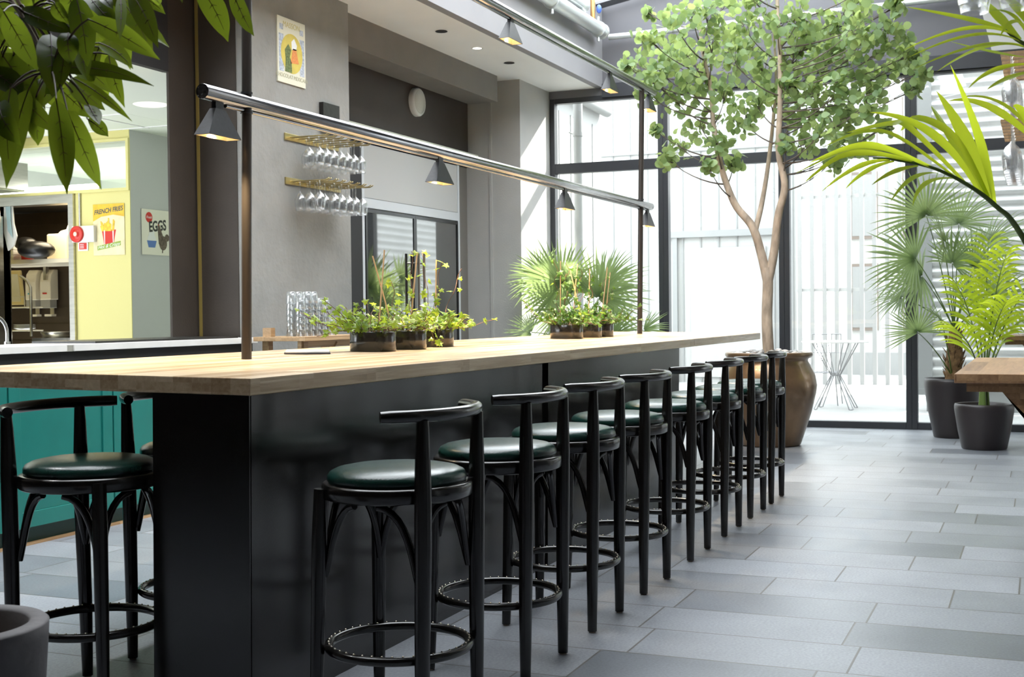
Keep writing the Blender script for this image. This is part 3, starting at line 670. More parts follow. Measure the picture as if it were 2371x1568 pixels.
# kitchen shell
KX = 8.06
KMARK = set(bpy.data.objects)
sbox('ceiling_kitchen', (2, 6.1, 2.775), (11, 9.4, 2.84), KCEIL)
g = MB()
for y in np.arange(6.4, 9.3, .6): g.box((2, y, 2.770), (8.06, y+.015, 2.776))
for x in np.arange(3.2, 8.1, .6): g.box((x, 6.1, 2.7685), (x+.015, 9.3, 2.776))
struct(g.build('trim_10', WHITE))
sbox('wall_kitchen_pillar', (KX+.004, 6.6, 0), (9.6, 6.9, 2.30), KGREY); sbox('wall_kitchen_pillar_top', (KX+.004, 6.6, 2.30), (9.6, 6.63, 2.775), KGREY)
g = MB(); g.box((KX-.004, 6.599, 0), (KX+.003, 7.19, 2.30)); g.box((KX+.003, 6.91, 0), (KX+.1, 7.19, 2.30)); g.box((KX, 7.93, 0), (KX+.1, 9.3, 2.30)); g.box((KX, 7.19, 2.29), (KX+.1, 7.93, 2.30)); g.box((KX-.004, 6.599, 2.705), (KX+.003, 9.3, 2.775)); struct(g.build('wall_yellow', YEL))
g = MB(); g.box((KX-.02, 6.598, 2.298), (KX+.0035, 9.2, 2.322)); g.box((KX-.02, 6.598, 2.69), (KX+.0035, 9.2, 2.71)); g.box((KX-.02, 6.598, 2.322), (KX+.0035, 6.622, 2.69)); struct(g.build('trim_11', YEL))
MBp = MB().box((KX+.04, 6.62, 2.322), (KX+.046, 9.2, 2.69)).build('window_8', PANE); struct(MBp)
sbox('wall_kitchen_end', (3.0, 9.3, 0), (11, 9.4, 2.8), KGREY)
sbox('wall_kitchen_far', (10.9, 6.9, 0), (11, 9.4, 2.8), KCEIL)
g = MB(); g.box((KX-.03, 7.145, 0), (KX+.11, 7.195, 2.225)); g.box((KX-.03, 7.93, 0), (KX+.11, 7.98, 2.225)); g.box((KX-.03, 7.145, 2.225), (KX+.11, 7.98, 2.297)); struct(g.build('door_1', STEEL))
# scullery behind the doorway
g = MB(); g.box((9.0, 6.95, 0), (9.06, 9.2, 2.26)); g.box((8.16, 6.9, 0), (9.0, 6.95, 2.26)); g.box((8.16, 9.1, 0), (9.0, 9.15, 2.26))
for z in np.arange(.2, 2.2, .15): g.box((8.997, 6.95, z), (9.0, 9.1, z+.004))
struct(g.build('wall_scullery', BTILE)); sbox('ceiling_scullery', (8.16, 6.95, 2.26), (9.0, 9.1, 2.30), DARKW)
kl = bpy.data.lights.new('kitchen_light', 'AREA'); kl.energy = 21; kl.shape = 'RECTANGLE'; kl.size = 2.4; kl.size_y = .6; kl.color = (1, .95, .78)
for (x, y) in ((6.3, 7.4), (4.4, 7.6)):
    lo = bpy.data.objects.new('kitchen_light', kl); COL.objects.link(lo); lo.location = (x, y, 2.755)
p0 = PZ(349, 242, 2.775)
t = thing('kitchen_downlight', 'flat round white light in the kitchen ceiling', 'ceiling light', (p0.x, p0.y, 2.775))
MB().lathe([(.0001, -.006), (.105, -.006), (.12, 0)], 32).build('disc', emit('disc_glow', (1, .98, .85), 1.0), t)
t = thing('tube_light', 'long white fluorescent light behind the yellow transom', 'light', (KX+.22, 7.1, 2.335))
MB().box((0, 0, 0), (.05, 2.0, .02)).build('housing', WHITE, t); MB().tube([(.025, .03, .045), (.025, 1.97, .045)], .022, 12).build('tube', emit('tube_glow', (1, 1, .92), 9), t)
kl2 = bpy.data.lights.new('back_kitchen_light', 'AREA'); kl2.energy = 7; kl2.size = 1.2; kl2.color = (1, 1, .85)
lo = bpy.data.objects.new('back_kitchen_light', kl2); COL.objects.link(lo); lo.location = (10.0, 8.0, 2.3); lo.rotation_euler = (R(180), 0, 0)
sl2 = bpy.data.lights.new('scullery_light', 'AREA'); sl2.energy = 6; sl2.size = .4; sl2.color = (1, .86, .6)
lo = bpy.data.objects.new('scullery_light', sl2); COL.objects.link(lo); lo.location = (8.4, 7.6, 2.2)
rl = bpy.data.lights.new('recess_light', 'AREA'); rl.energy = 12; rl.size = .5; rl.size_y = 2; rl.shape = 'RECTANGLE'; rl.color = (.95, 1, .75)
lo = bpy.data.objects.new('recess_light', rl); COL.objects.link(lo); lo.location = (11.8, 6.7, 2.5); lo.rotation_euler = (R(180), 0, R(90))
o = MB().box((0, 0, 0), (.5, .02, .12)).build('dark_panel', BLACKP); p0 = PX(272, 352, 9.3); o.location = (p0.x, p0.y-.2, p0.z); tag(o, 'dark bracket seen through the yellow transom', 'bracket')
# signs
t = thing('fries_sign', 'yellow FRENCH FRIES tin sign on the yellow wall', 'sign', (KX-.006, 6.96, 1.797))
UY = (0, -1, 0); sw, sh_ = .308, .405
def kflat(poly, c, m, name, d, th=.0006): return MB().prism(poly, (-d, -c[0], c[1]), UY, UZ, .0006).build(name, m, t)
MB().box((-.003, -sw, 0), (0, 0, sh_)).build('plate', mat('sign_cream', (.80, .70, .45), .45, 0, .4, .12, 14), t)
kflat([(0, .27), (.08, .305), (.2, .318), (.308, .30), (.308, .405), (0, .405)], (0, 0), mat('sign_amber', (.80, .50, .04), .45, 0, .4, .15, 20), 'heading_panel', .0032)
kflat([(.085, .20), (.225, .20), (.20, .085), (.105, .085)], (0, 0), REDM, 'fries_box', .0032)
for a_ in (.105, .19): kflat([(a_, .2), (a_+.012, .2), (a_+.010, .085), (a_+.004, .085)], (0, 0), PAPER, 'stripe', .0039)
FR = mat('fries_yellow', (.85, .55, .06), .5, 0, .3, .25, 40); fm = MB()
for i in range(26):
    a_ = rnd.uniform(.075, .225); h_ = rnd.uniform(.25, .295)-abs(a_-.155)*.3; fm.prism([(a_*.8+.155*.2-.006, .19), (a_*.8+.155*.2+.006, .19), (a_+.006, h_), (a_-.006, h_)], (-.0037-.00004*i, 0, 0), UY, UZ, .0005)
fm.build('fries', FR, t)
kflat([(.04, .04), (.27, .075), (.27, .11), (.04, .075)], (0, 0), mat('sign_green', (.30, .42, .06), .5), 'banner', .0041)
INK = mat('sign_ink', (.05, .07, .08), .5)
text('FRENCH FRIES', .052, INK, t, (-.004, -.155, .352), (0, -1, .10), (0, -.1, 1), sx=.86, bold=.0012)
text('Hot & Crispy', .040, PAPER, t, (-.0052, -.155, .075), (0, -1, .13), (0, -.13, 1), shear=.2)
t = thing('eggs_sign', 'white EGGS tin sign with a hen on the grey kitchen wall', 'sign', (8.183, 6.595, 1.802))
sw = .365
MB().rbox((0, -.004, 0), (sw, 0, .365), .0015, 1).build('plate', mat('sign_white', (.86, .83, .72), .4), t)
flat(oval(.042, .042), (.09, .300), REDM, 'red_disc', t, -.0045)
text('Fresh', .030, PAPER, t, (.09, -.0055, .300), UX, (0.05, 0, 1), shear=.2)
text('EGGS', .115, BLACKP, t, (.195, -.0048, .232), (1, 0, .12), (-.05, 0, 1), sx=.78, bold=.0035)
flat([(-.06, .03), (.06, .03), (.04, -.025), (-.04, -.025)], (.12, .085), mat('bowl_blue', (.10, .20, .52), .5), 'bowl', t, -.0045)
for q in ((-.03, .055), (0, .075), (.03, .055), (.015, .095), (-.015, .09)): flat(oval(.021, .028, 16), (.12+q[0], .085+q[1]-.012), PAPER, 'egg', t, -.0044-.0001*abs(q[1]))
HEN = mat('hen_brown', (.14, .105, .08), .6, 0, .3, .5, 50)
flat(oval(.050, .058), (.262, .10), HEN, 'hen', t, -.0045); flat([(-.055, -.02), (.02, .01), (-.028, .10), (-.042, .135), (-.058, .13), (-.066, .09)], (.262, .11), HEN, 'hen', t, -.0048)
flat(oval(.028, .030, 20), (.312, .145), HEN, 'hen', t, -.0047); flat([(0, 0), (.012, 0), (.016, .03), (.004, .03)], (.245, .02), HEN, 'hen', t, -.0046); flat([(-.012, 0), (.006, 0), (.0, .014)], (.208, .238), REDM, 'comb', t, -.0046)
t = thing('alarm_sounder', 'red round alarm sounder on a white box on the yellow wall', 'alarm', (KX, 7.13, 1.97))
MB().rbox((-.04, -.20, -.065), (0, .02, .065), .004).build('back_box', WHITE, t)
MY = Matrix.Rotation(R(-90), 3, 'Y')
MB().lathe([(.066, .0), (.066, .012), (.058, .018), (.046, .016), (.030, .020), (.026, .026), (.0001, .028)], 28, (-.04, -.035, 0), M=MY).build('sounder', REDM, t)
MB().lathe([(.018, .0265), (.0001, .031)], 16, (-.04, -.035, 0), M=MY).build('centre', CREAM, t)
o = MB().tube([(KX-.012, 7.09, 2.036), (KX-.012, 7.09, 2.298)], .010, 8).build('conduit', STEEL); tag(o, 'thin vertical conduit above the red alarm', 'conduit')
t = thing('safety_sign', 'small red and white safety notice under the alarm', 'sign', (KX-.011, 7.115, 1.838))
MB().box((0, -.10, 0), (.004, 0, .075)).build('plate', PAPER, t)
MB().box((-.001, -.088, .012), (0, -.012, .063)).build('red_field', REDM, t)
for k in range(3): MB().box((-.0016, -.06, .022+k*.013), (-.001, -.02, .027+k*.013)).build('text_line', PAPER, t)
# doorway contents
SXc = 8.55
t = thing('wall_shelf', 'pale shelf across the dark scullery doorway', 'shelf', (8.3, 7.10, 1.765)); MB().box((0, 0, 0), (.62, 1.5, .035)).build('board', CREAM, t); MB().box((.56, .2, -.12), (.6, .23, 0)).box((.56, 1.1, -.12), (.6, 1.13, 0)).build('bracket', STEEL, t)
SZ = 1.8005
t = thing('white_bin', 'cream paper towel box with a towel sticking out, on the shelf', 'dispenser', (8.46, 7.60, SZ)); MB().rbox((0, 0, 0), (.2, .22, .22), .015).build('box', CREAM, t); MB().prism([(-.07, 0), (.05, 0), (.06, .10), (.03, .04), (-.03, .03)], (.1, .11, .219), (0, -1, 0), UZ, .01).build('paper', PAPER, t)
o = MB().ell((0, 0, .075), (.13, .17, .075), 16, 10).ell((.02, .13, .13), (.09, .1, .06)).build('bin_bag', BLACKP); o.location = (8.28, 7.76, SZ); tag(o, 'crumpled black plastic bag on the shelf', 'bag')
t = thing('plastic_tub', 'red and white plastic tub on the shelf', 'tub', (8.40, 7.97, SZ)); MB().lathe([(.0001, 0), (.05, 0), (.055, .06), (.0001, .061)], 20).build('body', REDM, t); MB().lathe([(.057, .060), (.058, .085), (.05, .1), (.0001, .1)], 20).build('lid', CREAM, t)
for k in range(3):
    o = MB().rbox((-.09, -.07, 0), (.09, .07, .042), .008).build('food_tray', WHITE); o.location = (8.42, 8.13, SZ+k*.043); tag(o, ['white food tray at the bottom of the stack on the shelf', 'white food tray in the middle of the stack on the shelf', 'white food tray on top of the stack on the shelf'][k], 'tray', 'white trays on the scullery shelf')
t = thing('hanging_scraper', 'pale blue and white blade hanging in the scullery doorway', 'blade', (8.02, 7.82, 1.86)); MB().prism([(-.06, .36), (.03, .36), (.035, .15), (-.005, .0), (-.07, .04), (-.10, .12), (-.07, .22)], (0, 0, 0), (0, 1, 0), UZ, .012).build('blade', WHITE, t); MB().prism([(-.05, .36), (-.0, .36), (-.02, .16), (-.07, .10), (-.055, .22)], (-.0126, 0, 0), (0, 1, 0), UZ, .0006).build('edge_band', LTBLUE, t)
t = thing('serving_tray', 'cream rectangular tray leaning in a wire rack', 'tray', (8.48, 8.09, 1.42), (0, R(-8), 0)); MB().rbox((0, 0, 0), (.02, .42, .30), .009).build('rim', CREAMY, t); MB().rbox((-.004, .03, .03), (0, .39, .27), .002, 1).build('base', CREAM, t)
t = thing('wire_rack', 'wire dish rack with steel pole in the scullery', 'rack', (8.45, 7.84, 1.15)); MB().tube([(0, .15, 0), (0, .15, .42), (0, .19, .48), (0, .26, .52)], .012, 8).build('pole', STEEL, t)
g = MB()
for z in (.05, .25):
    g.tube([(0, .15, z), (0, .75, z)], .006, 6); g.tube([(.14, .15, z), (.14, .75, z)], .006, 6)
    for y in np.arange(.17, .75, .05): g.tube([(0, y, z), (.14, y, z)], .003, 5)
g.tube([(0, .22, .25), (0, .22, .34), (0, .75, .34)], .005, 6); g.build('wire_shelf', CREAM, t)
for k in range(4):
    o = MB().lathe([(.0001, 0), (.05, 0), (.09, .012), (.092, .014), (.05, .004), (.0001, .004)], 24).build('plate', WHITE); o.location = (8.52, 8.13, 1.2065+k*.011); tag(o, 'cream plate in the small pile on the lower wire rack', 'plate', 'plates on the lower wire rack')
for i, y in enumerate((8.40, 8.23)):
    t = thing('soap_dispenser', ['cream soap dispenser with teal mark beside the steel pole', 'cream soap dispenser with red mark, on the right'][i], 'soap dispenser', (8.94, y, 1.47), group='soap dispensers in the scullery')
    MB().prism([(0, 0), (.10, 0), (.10, .16), (.085, .23), (.05, .27), (0, .27)], (0.04, -.06, 0), (-1, 0, 0), UZ, .12).build('cover', CREAM, t, bevel=.006)
    MB().box((-.055, -.05, -.075), (.03, .06, 0)).build('nozzle_block', GREYP, t, bevel=.004)
    MB().box((-.0615, -.02, .05), (-.061, .03, .062)).build('mark', [mat('mark_teal', (.05, .35, .38), .5), REDM][i], t)
    MB().box((-.03, -.04, -.15), (.03, .04, -.13)).box((.02, -.02, -.13), (.03, .02, -.07)).build('drip_tray', CREAM, t)
p0 = PY(20, 800, 5.75)
t = thing('kitchen_tap', 'curved chrome swan neck tap at far left of the counter', 'tap', (5.83, 5.70, 1.146))
MB().tube([(0, 0, 0), (0, 0, .07)]+[(0-.075*(1-math.cos(R(a))), .06*(1-math.cos(R(a)))*.3, .07+.075*math.sin(R(a))*1.3) for a in range(10, 181, 10)]+[(-.15, .036, .04)], .0105, 12).build('spout', CHROME, t); MB().tube([(0, 0, 0), (0, 0, .02)], .018, 14).build('base', CHROME, t)
o = MB().box((0, 0, 0), (.5, .9, 1.25)).build('steel_fridge', STEEL, bevel=.006); o.location = (7.35, 7.27, 1.0); o['skip'] = 1
o.location = (7.48, 7.82, .24); o.data.transform(Matrix.Diagonal((1, 1, 1.52, 1))); del o['skip']; tag(o, 'stainless steel appliance at the left edge of the kitchen', 'appliance')
t = thing('extractor_hood', 'stainless extractor hood under the kitchen ceiling at far left', 'hood', (7.45, 7.60, 2.34)); MB().box((0, 0, 0), (.58, 1.2, .22)).build('body', STEEL, t); MB().box((.02, .02, -.01), (.56, 1.18, 0)).build('filter', mat('hood_filter', (.45, .47, .35), .4, .8), t)
o = MB().box((0, 0, 0), (.78, .55, .03)).build('steel_worktop', STEEL); o.location = (8.2, 7.2, 1.11); tag(o, 'stainless worktop inside the scullery doorway', 'worktop')
o = MB().lathe([(.0001, 0), (.13, 0), (.15, .045), (.145, .05), (.0001, .045)], 28).build('steel_pan', STEEL); o.location = (8.42, 7.66, 1.1405); tag(o, 'round steel pan on the scullery worktop', 'pan')
# the kitchen lies further back: set it out at its true distance
KS = 1.2235
for o in list(bpy.data.objects):
    if o in KMARK or o.parent: continue
    o.location = CAM+(o.location-CAM)*KS
    if o.type == 'LIGHT': o.data.energy *= KS*KS/2 if o.data.users > 1 else KS*KS; o.scale = (KS, KS, KS)
    else: o.scale = (KS, KS, KS)
sbox('ceiling_kitchen_front', (2, 5.97, 3.105), (7.96, 7.46, 3.17), KCEIL)
sbox('wall_kitchen_side', (9.45, 5.96, 0), (9.499, 7.28, 3.104), KGREY)  # unseen wall added to stop sky light leaking in behind the pillar
sbox('ceiling_kitchen_rear', (7.961, 5.97, 3.105), (13.4, 7.46, 3.119), KCEIL)  # closing slab added to keep sun and sky from leaking in
# ---------------------------------------------------------------- grey planter with ficus at far left
def leaf_strip(mb, pts, w, nrm, fold=.15, prof=None, tipw=.02):
    n = len(pts); vs = []
    for i, p in enumerate(pts):
        t_ = (pts[min(i+1, n-1)]-pts[max(0, i-1)]).normalized(); s_ = t_.cross(nrm).normalized(); u = s_.cross(t_)
        q = i/(n-1); k = (prof(q) if prof else math.sin(math.pi*min(1, q*.92+.06))**.75)*w*.5
        k = max(k, tipw*w*.5)
        vs += [p-s_*k+u*(fold*k), p, p+s_*k+u*(fold*k)]
    fs = []
    for i in range(n-1):
        a = i*3; fs += [(a, a+1, a+4, a+3), (a+1, a+2, a+5, a+4)]
    mb.add(vs, fs, True)
PLc = Vector((2.325, 2.455, 0))
t = thing('grey_planter', 'large round grey planter with dried bark at the lower left corner', 'planter', PLc)
MB().lathe([(.0001, 0), (.15, 0), (.17, .02), (.20, .3), (.215, .52), (.217, .55), (.21, .556), (.175, .556), (.168, .55), (.16, .47)], 56).build('pot', POTG, t)
MB().lathe([(.162, .47), (.0001, .475)], 40).build('soil', SOIL, t)
g = MB()
for i in range(26):
    a = rnd.uniform(0, 6.28); r_ = rnd.uniform(0, .12); M_ = Euler((rnd.uniform(-.4, .4), rnd.uniform(-.4, .4), rnd.uniform(0, 6))).to_matrix()
    g.ell((r_*math.cos(a), r_*math.sin(a), .49+rnd.uniform(0, .02)), (.035, .015, .008), 8, 5, M_)
g.build('bark_chips', mat('bark_chip', (.35, .26, .18), .9, 0, .2, .4, 20), t, )
FT = thing('ficus_tree', 'large leafed ficus tree hanging in from the upper left corner', 'tree', PLc+Vector((0, 0, .475)))
FO = Vector(PLc)+Vector((0, 0, .475))
s33 = 3.408
LV = [(445, 780, 530, 1535, 195), (530, 870, 800, 1495, 175), (90, 690, 90, 1390, 205), (230, 700, 50, 1490, 170), (400, 270, 410, 760, 205), (30, 90, 300, 560, 210), (10, 420, 305, 860, 215), (600, -20, 690, 530, 175), (700, -40, 950, 235, 160), (1030, -60, 1250, 380, 160), (1560, -120, 1800, 330, 170), (1830, -80, 2005, 285, 120),
      (370, 560, 1215, 680, 110), (420, 640, 735, 940, 160), (780, 340, 1050, 545, 110), (860, 430, 985, 850, 110), (560, 620, 830, 870, 150), (570, 615, 1045, 960, 80), (690, 940, 855, 1078, 100), (790, 370, 740, 660, 160), (540, 260, 560, 520, 150), (330, 620, 285, 1050, 170), (150, 80, 600, 270, 160), (950, -40, 945, 318, 80), (1090, -30, 1305, 112, 90), (-60, 40, 20, 235, 90), (230, 560, 450, 745, 140), (800, -30, 895, 75, 80), (1185, -30, 1270, 48, 60), (-30, 260, 70, 370, 90), (430, 20, 600, 260, 110), (770, 130, 850, 345, 100), (700, 830, 785, 985, 110), (1410, -40, 1440, 25, 50), (300, -40, 420, 160, 120), (560, -60, 640, 180, 150), (100, -60, 260, 190, 160), (-80, 560, 180, 760, 190), (0, 800, 170, 1150, 180), (250, 880, 300, 1150, 120), (640, 300, 690, 640, 120), (130, 340, 330, 700, 170), (-60, -60, 120, 200, 180), (520, 400, 480, 700, 130), (850, -60, 1010, 90, 110), (460, 60, 860, 240, 110)]
rl_ = random.Random(77)
for i in range(34):
    a, b_ = rl_.uniform(-120, 900), rl_.uniform(-140, 760)
    if a+b_*.9 > 1000: continue
    an = rl_.uniform(.2, 1.5); L_ = rl_.uniform(420, 700); LV.append((a, b_, a+L_*math.cos(an)*rl_.choice((1, 1, -.5)), b_+L_*math.sin(an), rl_.uniform(140, 205)))
lf = MB(); vn = MB(); brn = MB()
hubs = [PD(-40, -60, 2.95), PD(60, 40, 2.95), PD(120, 170, 2.9), PD(300, -40, 2.95), PD(520, -120, 3.0)]
for i, (a, b_, c, d_, w_) in enumerate(LV):
    d0 = 2.78+((i*37) % 23)/23*.42 if i > 4 else 2.74+.05*i
    if i > 46: d0 = 3.08+((i*37) % 23)/23*.25
    if i in (9, 10, 11, 15, 14, 12): d0 = 2.98
    p0 = PD(a/s33, b_/s33, d0); p2 = PD(c/s33, d_/s33, d0+rnd.uniform(-.10, .06)); L_ = (p2-p0).length
    side = (p2-p0).cross(fw).normalized()
    md = (p0+p2)/2+Vector((0, 0, .06*L_))+side*rnd.uniform(-.08, .08)*L_-fw*rnd.uniform(-.02, .06)
    pts = bez(p0, md, p2, 12); nr = (-fw+Vector((rnd.uniform(-.5, .5), rnd.uniform(-.5, .5), rnd.uniform(-.1, .6)))).normalized()
    W_ = w_/s33/FPX*d0*1.12
    prof = lambda q: (math.sin(math.pi*min(1, q/.93)**.9)**.55 if q < .84 else .60*((1-q)/.16)**1.6+.02)
    leaf_strip(lf, pts, W_, nr, rnd.uniform(.08, .3), prof)
    vn.tube([p+nr*.0016 for p in pts[:11]], [.0016*(1-.07*k) for k in range(11)], 5)
    for k in (3, 5, 7):
        t_ = (pts[k+1]-pts[k]).normalized(); s_ = t_.cross(nr).normalized()
        for sg in (-1, 1): vn.tube([pts[k]+nr*.0016, pts[k]+nr*.0022+(t_*.75+s_*sg)*W_*.16], [.0009, .0004], 4)
    hb = min(hubs, key=lambda h_: (h_-p0).length); brn.tube(bez(hb, (hb+p0)/2+Vector((0, 0, .04)), p0, 6), [.004, .0035, .003, .0027, .0024, .002, .0016], 6)
tr = MB(); q0 = Vector((PLc.x, PLc.y, .47)); q1 = PD(-260, 200, 3.0); q2 = PD(-40, -60, 2.95)
tr.tube(bez3([q0, Vector((q0.x-.02, q0.y+.05, 1.1)), q1, q2], 16), [.022-.001*i for i in range(17)], 10)
for h_ in hubs[1:]: tr.tube(bez(q2, (q2+h_)/2+Vector((0, 0, .07)), h_, 8), [.007-.0004*i for i in range(9)], 7)
tr.build('trunk', BARK, FT, FO); brn.build('twigs', VEIN, FT, FO); lf.build('foliage', FICUS, FT, FO); vn.build('veins', VEIN, FT, FO)

# ---------------------------------------------------------------- bronze jar with round-leafed tree and pebbles
JC = Vector((12.30, 2.445, 0))
t = thing('bronze_jar', 'large bronze glazed jar holding the round leafed tree', 'jar', JC)
MB().lathe([(.0001, 0), (.28, 0), (.30, .015), (.335, .12), (.40, .32), (.445, .50), (.455, .58), (.44, .68), (.395, .775), (.372, .815), (.378, .835), (.405, .85), (.418, .87), (.418, .89), (.405, .902), (.375, .902), (.362, .885), (.36, .80)], 72).build('body', BRONZE, t)
MB().lathe([(.362, .83), (.0001, .84)], 40).build('soil', SOIL, t)
rp = random.Random(5); spots = []
for i in range(400):
    a = rp.uniform(0, 6.28); r_ = math.sqrt(rp.uniform(.06, 1))*.345; s_ = rp.uniform(.026, .045)
    if all((r_*math.cos(a)-x)**2+(r_*math.sin(a)-y)**2 > (.78*(s_+q))**2 for x, y, q in spots): spots.append((r_*math.cos(a), r_*math.sin(a), s_))
pebs = [MB().ell((0, 0, 0), (1, .78, .5), 14, 9).build('pebble', m_) for m_ in (PEBA, PEBB)]
for i, (x, y, s_) in enumerate(spots[:75]):
    src = pebs[i % 3 == 2]
    o = src if i in (0, 2) else src.copy()
    if o is not src: COL.objects.link(o)
    o.location = JC+Vector((x, y, .84+s_*.5+.04*(1-math.hypot(x, y)/.35)+.022)); o.scale = (s_, s_, s_); o.rotation_euler = (rp.uniform(-.2, .2), rp.uniform(-.2, .2), rp.uniform(0, 6))
    tag(o, ('pale' if i % 3 == 2 else 'grey')+' smooth pebble round the trunk on top of the bronze jar', 'pebble', 'pebbles on the bronze jar')
TT = thing('round_leaf_tree', 'tall three-stemmed tree with round green leaves by the windows', 'tree', JC+Vector((0, 0, .84))); TO = JC+Vector((0, 0, .84))
def JP(px, py, dx=0): return PX(px, py, 12.30+dx)
tk = MB()
lim = {}
def limb(name, pts, r0, r1, n=16):
    q = bez3(pts, n) if len(pts) < 5 else pts
    k = len(q); tk.tube(q, [r0+(r1-r0)*i/(k-1) for i in range(k)], 12); lim[name] = q; return q
def catm(pts, n=6):
    out = []
    P_ = [pts[0]]+list(pts)+[pts[-1]]
    for i in range(1, len(P_)-2):
        for j in range(n):
            u = j/n; a, b_, c, d_ = P_[i-1:i+3]
            out.append(.5*((2*b_)+(c-a)*u+(2*a-5*b_+4*c-d_)*u*u+(3*b_-a-3*c+d_)*u**3))
    out.append(pts[-1]); return out
base = Vector((12.30, 2.445, .83))
limb('trunk', catm([base, JP(1776, 740), JP(1778, 660), JP(1776, 620)]), .055, .050)
limb('L', catm([JP(1777, 650), JP(1763, 590), JP(1742, 525), JP(1700, 470), JP(1668, 380, .05), JP(1652, 290, .1), JP(1645, 200, .12), JP(1625, 110, .1), JP(1620, 20, .1)]), .048, .012)
limb('M', catm([JP(1748, 535), JP(1762, 480, .1), JP(1776, 400, .2), JP(1788, 300, .3), JP(1797, 180, .35), JP(1790, 60, .3)]), .030, .010)
limb('R', catm([JP(1779, 650), JP(1792, 585), JP(1802, 500, -.05), JP(1817, 430, -.1), JP(1803, 350, -.12), JP(1806, 240, -.15), JP(1806, 130, -.1), JP(1800, 20, 0), JP(1800, -60, 0)]), .046, .014)
tk.build('trunk', BARK, TT, TO)
br = MB(); lv = MB(); rt_ = random.Random(31)
clumps = [(1450, 155, 22), (1475, 150, 40), (1500, 90, 35), (1560, 50, 40), (1530, 170, 40), (1490, 215, 30), (1560, 230, 50), (1610, 150, 50), (1650, 90, 50), (1720, 60, 50), (1700, 145, 50), (1760, 150, 45), (1680, 220, 50), (1620, 290, 45), (1570, 335, 40), (1545, 370, 28), (1660, 330, 35), (1720, 280, 45), (1700, 375, 25), (1640, 385, 22), (1750, 240, 40),
          (1800, 60, 50), (1850, 40, 50), (1900, 80, 50), (1840, 130, 50), (1900, 150, 50), (1950, 60, 50), (1990, 120, 45), (1880, 215, 50), (1940, 215, 45), (1850, 265, 45), (1905, 300, 45), (1960, 275, 45), (2010, 245, 35), (2030, 180, 35), (1990, 335, 35), (1930, 370, 30), (2085, 150, 35), (2130, 165, 28), (2110, 125, 28), (2120, 205, 20), (1980, 20, 45), (2050, 60, 35), (1600, 20, 45), (1680, 10, 45), (1750, 0, 50), (2050, 295, 20), (2075, 15, 25), (2000, 100, 50), (2060, 110, 40), (1960, 180, 45), (2020, 210, 40), (1900, 250, 50), (1985, 60, 50), (2100, 90, 30), (1950, 340, 35), (1545, 130, 40), (1590, 190, 40), (1640, 200, 40), (1700, 100, 45), (1510, 190, 35), (1830, 230, 40), (1870, 330, 35), (1930, 120, 45),
          (1850, -60, 60), (1700, -60, 60), (1950, -70, 60), (1780, -120, 60), (1600, -70, 50), (2050, -60, 50), (1500, 30, 18), (1515, 300, 14), (1820, 340, 25), (1780, 210, 30), (1640, 30, 40), (1580, 110, 40), (1740, 110, 40), (1870, 100, 45), (1820, 190, 40)]
for (cx, cy, cr) in clumps:
    dx = rt_.uniform(-.55, .55); c = JP(cx, cy, dx); rr_ = cr/FPX*12.4
    allp = [p for k in ('L', 'M', 'R') for p in lim[k][8:]]
    a = min(allp, key=lambda p: (p-c).length+max(0, p.z-c.z+.25)*1.5)
    q = bez(a, (a+c)/2+Vector((0, 0, -.05-.1*(c-a).length)), c, 7); br.tube(q, [.009-.001*i for i in range(8)], 6)
    n = int(12+rr_*190)
    for j in range(n):
        d_ = Vector((rt_.gauss(0, 1), rt_.gauss(0, 1), rt_.gauss(0, 1))).normalized()*rr_*rt_.uniform(.25, 1.15)
        p = c+d_
        if j % 5 == 0: br.tube([c.lerp(q[5], rt_.random()), c+d_*.5+Vector((0, 0, .01)), p], [.003, .002, .0012], 4)
        r_ = rt_.uniform(.030, .048); nr = Vector((rt_.gauss(0, 1)-.5, rt_.gauss(0, 1)-.2, rt_.gauss(.35, .8))).normalized()
        u = nr.orthogonal().normalized(); v = nr.cross(u); k = 10
        vs = [p+nr*(.1*r_)]+[p+(u*math.cos(2*math.pi*i/k)*(1.0 if i else .85)+v*math.sin(2*math.pi*i/k)*.95)*r_+nr*(.12*r_*math.cos(4*math.pi*i/k)) for i in range(k)]
        lv.add(vs, [(0, 1+i, 1+(i+1) % k) for i in range(k)], True)
br.build('branches', mat('twig_bark', (.10, .08, .065), .8), TT, TO); lv.build('foliage', ROUNDL, TT, TO)

# ---------------------------------------------------------------- palms
def fan(mb, stalk, base, hub, aim, size, nseg=34, spread=230, droop=.25, rg=rnd, face=None):
    stalk.tube(bez(base, (base+hub)/2+Vector((0, 0, .12*(hub-base).length)), hub, 8), [.008-.0005*i for i in range(9)], 6)
    f_ = Vector(aim).normalized(); n_ = Vector(face).normalized() if face else Vector((rg.uniform(-1, -.2), rg.uniform(-.6, .6), rg.uniform(.1, .6)))
    n_ = (n_-f_*n_.dot(f_)).normalized(); s_ = f_.cross(n_)
    for i in range(nseg):
        a = R(-spread/2+spread*i/(nseg-1)); d = (f_*math.cos(a)+s_*math.sin(a)).normalized()
        L_ = size*(.72+.28*math.cos(a/2))*rg.uniform(.9, 1.08); b_ = hub+d*.01
        p1 = hub+d*L_*.55+n_*.05*L_; p2 = hub+d*L_+Vector((0, 0, -droop*L_*rg.uniform(.5, 1.4)))+n_*rg.uniform(-.06, .06)
        leaf_strip(mb, bez(b_, p1, p2, 5), .030*size/.5, n_, .35, lambda q: .35+.9*q if q < .5 else 1.6*(1-q)+.02)
